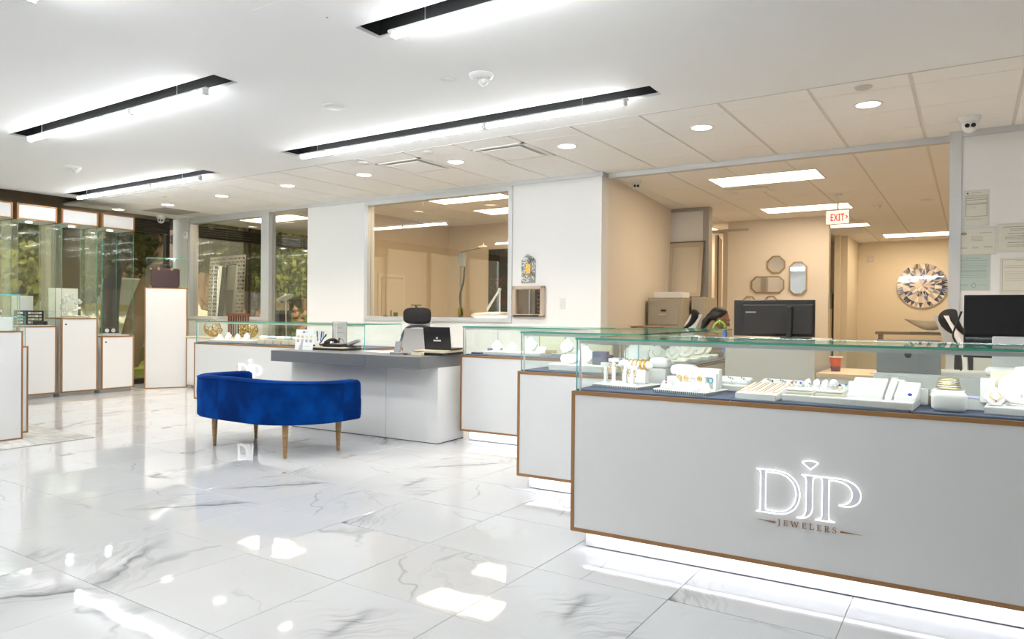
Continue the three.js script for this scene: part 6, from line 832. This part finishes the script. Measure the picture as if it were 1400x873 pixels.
// ---------------------------------------------------------------- workshop behind the large window
{
  const bench = thing('work_bench', 'workshop bench below the large interior window', 'bench', [-5.65, 0, -7.45]); part('top', rbx(-1.1, 1.1, 0.99, 1.035, -0.3, 0.3, 0.004, 1), paleWood, bench); for (const x of [-1.0, 0.96]) part('leg', bx(x, x + 0.04, 0, 0.99, -0.28, 0.28), greyPlastic, bench);
  const brass = mat([0.28, 0.2, 0.07], 0.4, 0.7), dark = mat([0.05, 0.045, 0.035], 0.5, 0.5);
  const vp = atZ(536, 425, -7.4), v = thing('bench_tool', 'low brass and black clamp tool behind the window', 'tool', [vp.x, 1.036, -7.4]); part('base', rbx(-0.1, 0.1, 0.05, 0.075, -0.03, 0.03, 0.006, 1), brass, v); part('jaw', rbx(0.05, 0.085, 0.02, 0.14, -0.03, 0.03, 0.006, 1), dark, v); part('knob', cyl(0.03, 0.03, 0.0, 0.05, 0, 0, 14).rotateZ(Math.PI / 2).translate(-0.1, 0.062, 0), dark, v); part('screw', bar([-0.02, 0.07, 0], [-0.02, 0.17, 0], 0.012), brass, v); part('foot', bx(-0.06, 0.06, 0, 0.05, -0.03, 0.03), dark, v);
  const pp = atZ(569, 415, -7.4), p = thing('bench_press', 'brown bench press with a cross handle behind the headrest', 'press', [pp.x, 1.036, -7.4]); part('column', merge([rbx(-0.07, 0.07, 0, 0.05, -0.05, 0.05, 0.006, 1), bar([0, 0.05, 0], [0, 0.24, 0], 0.018)]), dark, p); part('cross_handle', bar([-0.09, 0.24, 0], [0.09, 0.24, 0], 0.010), brass, p); part('arm', rbx(-0.1, 0.11, 0.12, 0.15, -0.02, 0.02, 0.006, 1), dark, p);
  const tp = atZ(630, 430, -8.2), t = thing('lamp_stand', 'black tripod lamp stand with hanging cables in the workshop', 'stand', [tp.x - 0.08, 0, -8.3]); const Y = (py) => atZ(628, py, -8.3).y;
  part('pole', bar([0, 0.5, 0], [0, Y(345), 0], 0.016), aluDark, t); for (let k = 0; k < 3; k++) part('leg', bar([0, 1.25, 0], [0.3 * Math.sin(k * 2.09), 0, 0.3 * Math.cos(k * 2.09)], 0.012), aluDark, t); part('boom', bar([-0.03, Y(345), 0], [0.36, Y(340), 0], 0.010), aluDark, t); part('lamp_head', merge([superBall(0.07, 0.018, 0.05, 0.8).translate(0.39, Y(339), 0), bar([0.4, Y(340), 0], [0.4, Y(334), 0], 0.008)]), mat([0.7, 0.62, 0.5], 0.5), t); part('control_box', rbx(-0.03, 0.08, Y(365), Y(346), -0.04, 0.04, 0.01), mat([0.22, 0.24, 0.23], 0.5), t, 'grey control box'); part('cable', tube([[0.08, Y(365), 0.02], [0.07, Y(385), 0.03], [0.01, Y(405), 0.03], [0.05, Y(430), 0.03]], 0.014, 40, 8), blackPlastic, t, 'black cable'); part('clamp', rbx(-0.03, 0.03, Y(430), Y(420), -0.03, 0.03, 0.005), mat([0.4, 0.35, 0.03], 0.5), t, 'yellow clamp');
  const mp = atZ(683, 432, -7.35), m = thing('magnifier_lamp', 'white magnifier lamp on a folding arm behind the window', 'lamp', [mp.x, 1.036, -7.35]); part('clamp', rbx(-0.03, 0.03, 0, 0.05, -0.03, 0.03, 0.005, 1), whitePlastic, m); part('upright', bar([0, 0.05, 0], [0, 0.44, 0], 0.013), whitePlastic, m); part('arm', bar([0, 0.44, 0], [-0.18, 0.19, 0.02], 0.012), whitePlastic, m); part('arm', bar([0, 0.41, 0.02], [-0.17, 0.165, 0.03], 0.008), whitePlastic, m); part('joint', ball(0.022, 0, 0.435, 0, 12), whitePlastic, m); const hd = part('shade', superBall(0.27, 0.035, 0.14, 0.7, 28).rotateZ(0.04).translate(-0.1, 0.12, 0.05), whitePlastic, m); part('glowing_lens', superBall(0.22, 0.014, 0.11, 0.8, 24).rotateZ(0.04).translate(-0.09, 0.085, 0.05), glow([1, 0.95, 0.85], 2.2), hd, 'lit lens'); areaLight(m, 0.36, 0.16, [-0.09, 0.068, 0.05], [0, -1, 0], [1, 0.95, 0.85], 2);
  const artTex = canvasTex(256, 512, (x, w, h) => { x.fillStyle = '#23201a'; x.fillRect(0, 0, w, h); x.fillStyle = '#4c5446'; x.fillRect(110, 0, 146, 150); for (let k = 0; k < 60; k++) { const a = -2.9 + k * 0.065; x.strokeStyle = ['#1c1a16', '#2b2a22', '#3d2a1a', '#111'][k % 4]; x.lineWidth = 10; x.beginPath(); x.moveTo(90, 130); x.quadraticCurveTo(90 + 80 * Math.cos(a), 130 + 80 * Math.sin(a), 90 + 130 * Math.cos(a + 0.2), 150 + 130 * Math.sin(a + 0.2)); x.stroke(); } for (const [cx, cy, c, r] of [[150, 150, '#b33a22', 10], [130, 130, '#3f6f88', 7], [70, 260, '#5a3a22', 22], [160, 340, '#4a2a16', 30], [90, 420, '#3a2012', 36], [200, 430, '#6b3618', 30], [190, 300, '#2c241b', 30]]) { x.fillStyle = c; x.beginPath(); x.ellipse(cx, cy, r, r * 1.5, 0.5, 0, 7); x.fill(); } for (let k = 0; k < 500; k++) { x.fillStyle = ['rgba(20,16,12,.5)', 'rgba(160,96,46,.4)', 'rgba(90,80,50,.4)'][k % 3]; x.fillRect(rnd(0, 256), rnd(220, 512), rnd(2, 16), rnd(2, 12)); } });
  const ap = atZ(668, 345, -9.83), bp = atZ(720, 422, -9.83), a = thing('painting', 'tall dark painting with plume shapes on the workshop wall', 'painting', [(ap.x + bp.x) / 2, (ap.y + bp.y) / 2, -9.865]); part('canvas', new THREE.BoxGeometry(bp.x - ap.x, ap.y - bp.y + 0.1, 0.03).translate(0, 0, 0.02), [redWood, redWood, redWood, redWood, mat(0xffffff, 0.6, 0, { map: artTex }), redWood], a); part('stretcher', bx(-0.2, 0.2, -0.3, 0.3, 0, 0.005), oak, a);
  const dw = thing('panel_door', 'tan panelled door in the workshop partition', 'door', [-7.748, 0, -8.41]); part('leaf', rbx(0, 0.03, 0.005, 1.72, -0.24, 0.24, 0.004, 1), mat([0.74, 0.65, 0.52], 0.5), dw); for (const [y0, y1] of [[0.2, 0.8], [0.95, 1.6]]) part('door_panel', rbx(0.03, 0.038, y0, y1, -0.16, 0.16, 0.004, 1), mat([0.74, 0.65, 0.52], 0.5), dw); part('casing', merge([bx(0, 0.02, 0, 1.79, -0.31, -0.25), bx(0, 0.02, 0, 1.79, 0.25, 0.31), bx(0, 0.02, 1.73, 1.79, -0.249, 0.249)]), mat([0.76, 0.68, 0.56], 0.5), dw);
  // ducting slot seen under the workshop ceiling
  const du = thing('ceiling_trough', 'grey recessed trough under the workshop ceiling', 'trough', [-5.2, C - 0.16, -9.55]); part('side', bx(-0.9, 0.9, 0, 0.15, 0.12, 0.14), alu, du); part('bottom', bx(-0.9, 0.9, -0.01, 0.0, -0.2, 0.14), mat([0.4, 0.38, 0.36], 0.6), du);
}
// corner office behind the left interior window
{
  const patTex = canvasTex(256, 256, (x, w, h) => { x.fillStyle = '#b7b2a4'; x.fillRect(0, 0, w, h); for (let i = 0; i < 8; i++) for (let j = 0; j < 8; j++) { x.save(); x.translate(i * 32 + 16, j * 32 + 16); x.rotate(Math.PI / 4); x.fillStyle = (i + j) % 2 ? '#4f4a42' : '#8f897b'; x.fillRect(-10, -10, 20, 20); x.fillStyle = '#e6e2d6'; x.fillRect(-10, -10, 8, 8); x.restore(); } }); patTex.wrapS = patTex.wrapT = THREE.RepeatWrapping;
  const pm = mat(0xffffff, 0.25, 0.5, { map: patTex });
  const t = thing('mosaic_mirror', 'large mirror with a diamond mosaic frame leaning behind the corner window', 'mirror', [-11.0, 0.02, -7.34], -0.08); const W = 1.02, H = 2.08, f = 0.15;
  part('glass', bx(f, W - f, f, H - f, 0, 0.01), mirrorGlass, t); for (const [q, n] of [[[[0, 0], [W, 0], [W - f, f], [f, f]], 0], [[[0, H], [f, H - f], [W - f, H - f], [W, H]], 1], [[[0, 0], [f, f], [f, H - f], [0, H]], 2], [[[W, 0], [W, H], [W - f, H - f], [W - f, f]], 3]]) part('mosaic_bar', boxUV(extr(q, 0.04, 0.004), 2), pm, t, 'diamond mosaic bar'); part('inner_lip', merge([bx(f - 0.012, f, f, H - f, 0.03, 0.052), bx(W - f, W - f + 0.012, f, H - f, 0.03, 0.052), bx(f, W - f, H - f, H - f + 0.012, 0.03, 0.052)]), silver, t); t.rotation.x = -0.05; t.rotation.z = 0.0;
  const dl = (label, px, py, z, turn, blue) => { const p = atZ(px, py, z), l = thing('desk_lamp', label, 'lamp', [p.x, 0.76, z], turn); const h = p.y - 0.76; part('base', cyl(0.08, 0.07, 0, 0.02, 0.05, 0, 20), whitePlastic, l); part('stem', bar([0.05, 0.02, 0], [0.02, h, 0], 0.012), whitePlastic, l); part('head', superBall(0.24, 0.02, 0.09, 0.7, 24).rotateZ(0.22).translate(0, h, 0), whitePlastic, l); part('pivot', bar([0.02, h, 0], [0.0, h + 0.07, 0], 0.014), whitePlastic, l); if (blue) part('tag', ball(0.022, -0.02, h - 0.06, 0.05, 12), gemBlue, l, 'blue tag'); };
  dl('white slim desk lamp before the mosaic mirror', 299, 417, -7.5, 0, false); dl('white desk lamp with a blue tag in the corner office', 390, 407, -7.62, -0.25, true);
  const d = thing('corner_desk', 'white desk in the corner office', 'desk', [-9.6, 0, -7.75]); part('top', rbx(-0.75, 0.9, 0.725, 0.758, -0.38, 0.38, 0.004, 1), laminate, d); for (const x of [-0.7, 0.82]) part('side', bx(x, x + 0.04, 0, 0.725, -0.36, 0.36), laminate, d);
  const mp = atZ(384, 435, -7.8), m = thing('computer_tower', 'dark upright computer case in the corner office', 'computer', [mp.x, 0.7585, -7.8], 0.2); part('case', rbx(-0.1, 0.1, 0, 0.44, -0.15, 0.15, 0.012), mat([0.06, 0.07, 0.085], 0.4), m); part('front', rbx(-0.085, 0.085, 0.03, 0.40, 0.15, 0.156, 0.004, 1), mat([0.10, 0.12, 0.15], 0.3), m);
  const rp = atZ(359, 424, -7.5); const r = thing('red_dispenser', 'small red dispenser on the corner office desk', 'dispenser', [rp.x, 0.7585, -7.5]); part('body', rbx(-0.04, 0.04, 0, rp.y - 0.7585 + 0.07, -0.03, 0.03, 0.012), mat([0.55, 0.02, 0.02], 0.4), r); part('label', rbx(-0.025, 0.025, 0.3, 0.38, 0.03, 0.033, 0.002, 1), whitePlastic, r);
}
// ---------------------------------------------------------------- outdoors beyond the window wall
{
  const grassTex = dataTex(512, (u, v) => { const k = fbm(u * 30, v * 30, 2, 4) * 50 + fbm(u * 4, v * 4, 7, 3) * 40; return [112 + k, 122 + k, 52 + k * 0.6]; });
  room('ground_lawn', 'sunny green lawn outside the window wall', boxUV(bx(-60, XL - 0.9, -0.5, -0.12, -60, 30), 0.2), mat(0xffffff, 0.95, 0, { map: grassTex }));
  room('ground_kerb', 'concrete strip along the foot of the window wall', boxUV(bx(XL - 0.9, XL - 0.1, -0.5, -0.06, -14, 4)), mat([0.45, 0.42, 0.37], 0.9));
  room('ground_road', 'pale road beyond the lawn', boxUV(bx(-31, -25, -0.119, -0.10, -60, 30)), mat([0.55, 0.54, 0.52], 0.9));
  const bld = (label, x0, x1, y1, z0, z1, wallM, trimM) => { const t = thing('street_building', label, 'building', [x1, -0.1, (z0 + z1) / 2]); const w = (z1 - z0) / 2, dx = x0 - x1; part('wall', bx(dx, 0, 0, y1, -w, w), wallM, t); part('cornice', bx(dx, 0.15, y1, y1 + 0.25, -w - 0.15, w + 0.15), trimM, t); for (let k = 0; k < Math.floor(2 * w / 2.4); k++) { const z = -w + 1.2 + k * 2.4, f = part('window', bx(-0.02, 0.04, y1 * 0.4, y1 * 0.75, z - 0.6, z + 0.6), mat([0.12, 0.13, 0.14], 0.2), t); part('sill', bx(0, 0.12, y1 * 0.4 - 0.1, y1 * 0.4, z - 0.7, z + 0.7), trimM, f); } return t; };
  bld('brownish brick building behind the street trees', -48, -42, 7, -42, -14, mat([0.24, 0.15, 0.11], 0.9), mat([0.4, 0.34, 0.28], 0.9)); bld('dull brown building glimpsed between the left trees', -50, -44, 7, -13, 4, mat([0.22, 0.17, 0.12], 0.9), mat([0.4, 0.34, 0.28], 0.9));
  // parked white van
  const v = thing('white_van', 'white panel van with a yellow stripe parked across the lawn', 'van', [-27.5, -0.1, -15.1], Math.PI / 2 - 0.05); const vm = mat([0.85, 0.85, 0.85], 0.3);
  part('body', extr([[-3.2, 0.4], [3.0, 0.4], [3.1, 1.1], [2.3, 1.3], [1.7, 2.4], [-3.1, 2.5], [-3.25, 1.0]], 1.9, 0.06).translate(0, 0, -0.95), vm, v); part('stripe', bx(-2.4, 0.2, 1.25, 1.5, 1.0, 1.02), mat([0.75, 0.55, 0.08], 0.5), v, 'yellow stripe'); part('side_window', bx(1.2, 2.0, 1.45, 2.1, 1.0, 1.02), mat([0.05, 0.06, 0.07], 0.1), v); for (const x of [-2.1, 2.1]) for (const z of [-0.85, 0.85]) part('wheel', new THREE.CylinderGeometry(0.36, 0.36, 0.24, 20).rotateX(Math.PI / 2).translate(x, 0.36, z), blackPlastic, v);
  const leafG = (() => { const g = new THREE.PlaneGeometry(1, 0.55, 2, 1), p = g.attributes.position; for (let i = 0; i < p.count; i++) p.setZ(i, -0.25 * Math.abs(p.getX(i))); g.computeVertexNormals(); return g; })();
  const bark = mat([0.075, 0.055, 0.04], 0.95, 0, { bumpMap: rep(fineNoise, 3, 1), bumpScale: 0.02 });
  const tree = (label, x, z, h, r, lean, tone, n, low = 0.35) => {
    const t = thing('street_tree', label, 'tree', [x, -0.12, z], rnd(0, 6)); const top = V(lean, h * 0.62, 0), tr = part('trunk', merge([tube([[0, -0.1, 0], [lean * 0.25, h * 0.2, 0.05], [lean * 0.6, h * 0.4, -0.05], [lean, h * 0.62, 0]], 0.16 + h * 0.012, 20, 9), ...[0, 1, 2, 3, 4].map((k) => { const a = k * 1.3 + rnd(0, 0.6); return tube([[lean * 0.6, h * (0.36 + 0.03 * k), 0], [lean * 0.6 + r * 0.35 * Math.cos(a), h * 0.56, r * 0.35 * Math.sin(a)], [lean * 0.6 + r * 0.7 * Math.cos(a), h * (0.66 + 0.05 * k), r * 0.7 * Math.sin(a)]], 0.07, 12, 6); })]), bark, t);
    const im = new THREE.InstancedMesh(leafG, new THREE.MeshPhysicalMaterial({ color: new THREE.Color().setRGB(...tone), roughness: 0.85, side: THREE.DoubleSide, transmission: 0.35, thickness: 0 }), n), M = new THREE.Matrix4(), Q = new THREE.Quaternion(), E = new THREE.Euler(), col = new THREE.Color();
    const cl = []; for (let k = 0; k < 26; k++) { const a = rnd(0, 6.28), b = Math.acos(rnd(-0.7, 1)), q = Math.pow(rnd(0.15, 1), 0.5); cl.push([lean * 0.8 + r * q * Math.sin(b) * Math.cos(a), h * (low + (1 - low) * 0.5) + h * (1 - low) * 0.5 * q * Math.cos(b), r * q * Math.sin(b) * Math.sin(a), r * rnd(0.22, 0.42)]); }
    for (let i = 0; i < n; i++) { const c = cl[Math.floor(rnd(0, 26))], a = rnd(0, 6.28), b = Math.acos(rnd(-1, 1)), q = c[3] * Math.pow(rnd(), 0.4); E.set(rnd(0, 6), rnd(0, 6), rnd(0, 6)); Q.setFromEuler(E); const s = rnd(0.10, 0.24); M.compose(V(c[0] + q * Math.sin(b) * Math.cos(a), c[1] + q * Math.cos(b) * 0.8, c[2] + q * Math.sin(b) * Math.sin(a)), Q, V(s, s, s)); im.setMatrixAt(i, M); const k = rnd(0.65, 1.35); col.setRGB(k * rnd(0.9, 1.15), k, k * rnd(0.75, 1)); im.setColorAt(i, col); }
    im.name = 'foliage'; im.userData.kind = 'stuff'; im.castShadow = im.receiveShadow = true; t.add(im);
  };
  const G1 = [0.20, 0.21, 0.055], G2 = [0.14, 0.16, 0.045], G3 = [0.24, 0.27, 0.065], G4 = [0.26, 0.20, 0.10];
  tree('leaning oak with a thick dark trunk near the window wall', -16.2, -8.75, 7.5, 3.4, -2.4, G2, 12000, 0.3);
  tree('bright leafy tree before the first towers', -21.0, -8.0, 6.6, 2.6, 0.3, G3, 14000, 0.05); tree('bushy tree behind the bright leafy one', -27.0, -9.0, 9.0, 3.8, 0.2, G1, 14000, 0.05); tree('dark tree between the towers and the pedestal', -23.5, -12.2, 8.5, 2.8, 0.4, G2, 12000, 0.16);
  tree('tall olive tree behind the van', -33.5, -19.0, 10.5, 4.6, 0.5, G1, 7000, 0.15); tree('tall brownish tree far behind the van', -38, -30, 11, 5.0, 0.4, G4, 5200, 0.15); tree('yellow green tree seen through the sidelight', -21.8, -18.4, 7.2, 2.8, 0.3, G3, 14000, 0.05); tree('olive tree beside the yellow green one', -28.5, -26.5, 9.5, 4.0, 0.3, G1, 8000, 0.05); tree('dense tree seen through the corner window', -18.3, -12.9, 6.5, 2.0, -0.3, G2, 12000, 0.12); tree('far tree at the left edge of the view', -34.5, -12.0, 11, 5.0, 0.2, G1, 8000, 0.1);
  const sh = thing('flowering_shrub', 'pink flowering shrub seen through the sidelight', 'shrub', [-17.6, -0.12, -14.9]); const sm = new THREE.InstancedMesh(leafG, mat([0.45, 0.22, 0.20], 0.9, 0, { side: THREE.DoubleSide }), 2200), M = new THREE.Matrix4(), Q = new THREE.Quaternion(), E = new THREE.Euler(); for (let i = 0; i < 2200; i++) { const a = rnd(0, 6.28), q = Math.sqrt(rnd()); E.set(rnd(0, 6), rnd(0, 6), rnd(0, 6)); Q.setFromEuler(E); const s = rnd(0.08, 0.2); M.compose(V(1.0 * q * Math.cos(a), 0.3 + rnd(0, 1.1) * (1.1 - q * 0.5), 1.8 * q * Math.sin(a)), Q, V(s, s, s)); sm.setMatrixAt(i, M); const c = rnd() > 0.45 ? new THREE.Color().setRGB(1, 1, 1) : new THREE.Color().setRGB(0.3, 0.9, 0.3); sm.setColorAt(i, c); } sm.name = 'blossom'; sm.userData.kind = 'stuff'; sh.add(sm); part('stem', bar([0, 0, 0], [0, 0.7, 0], 0.05), bark, sh);
}
renderer.render(scene, camera);
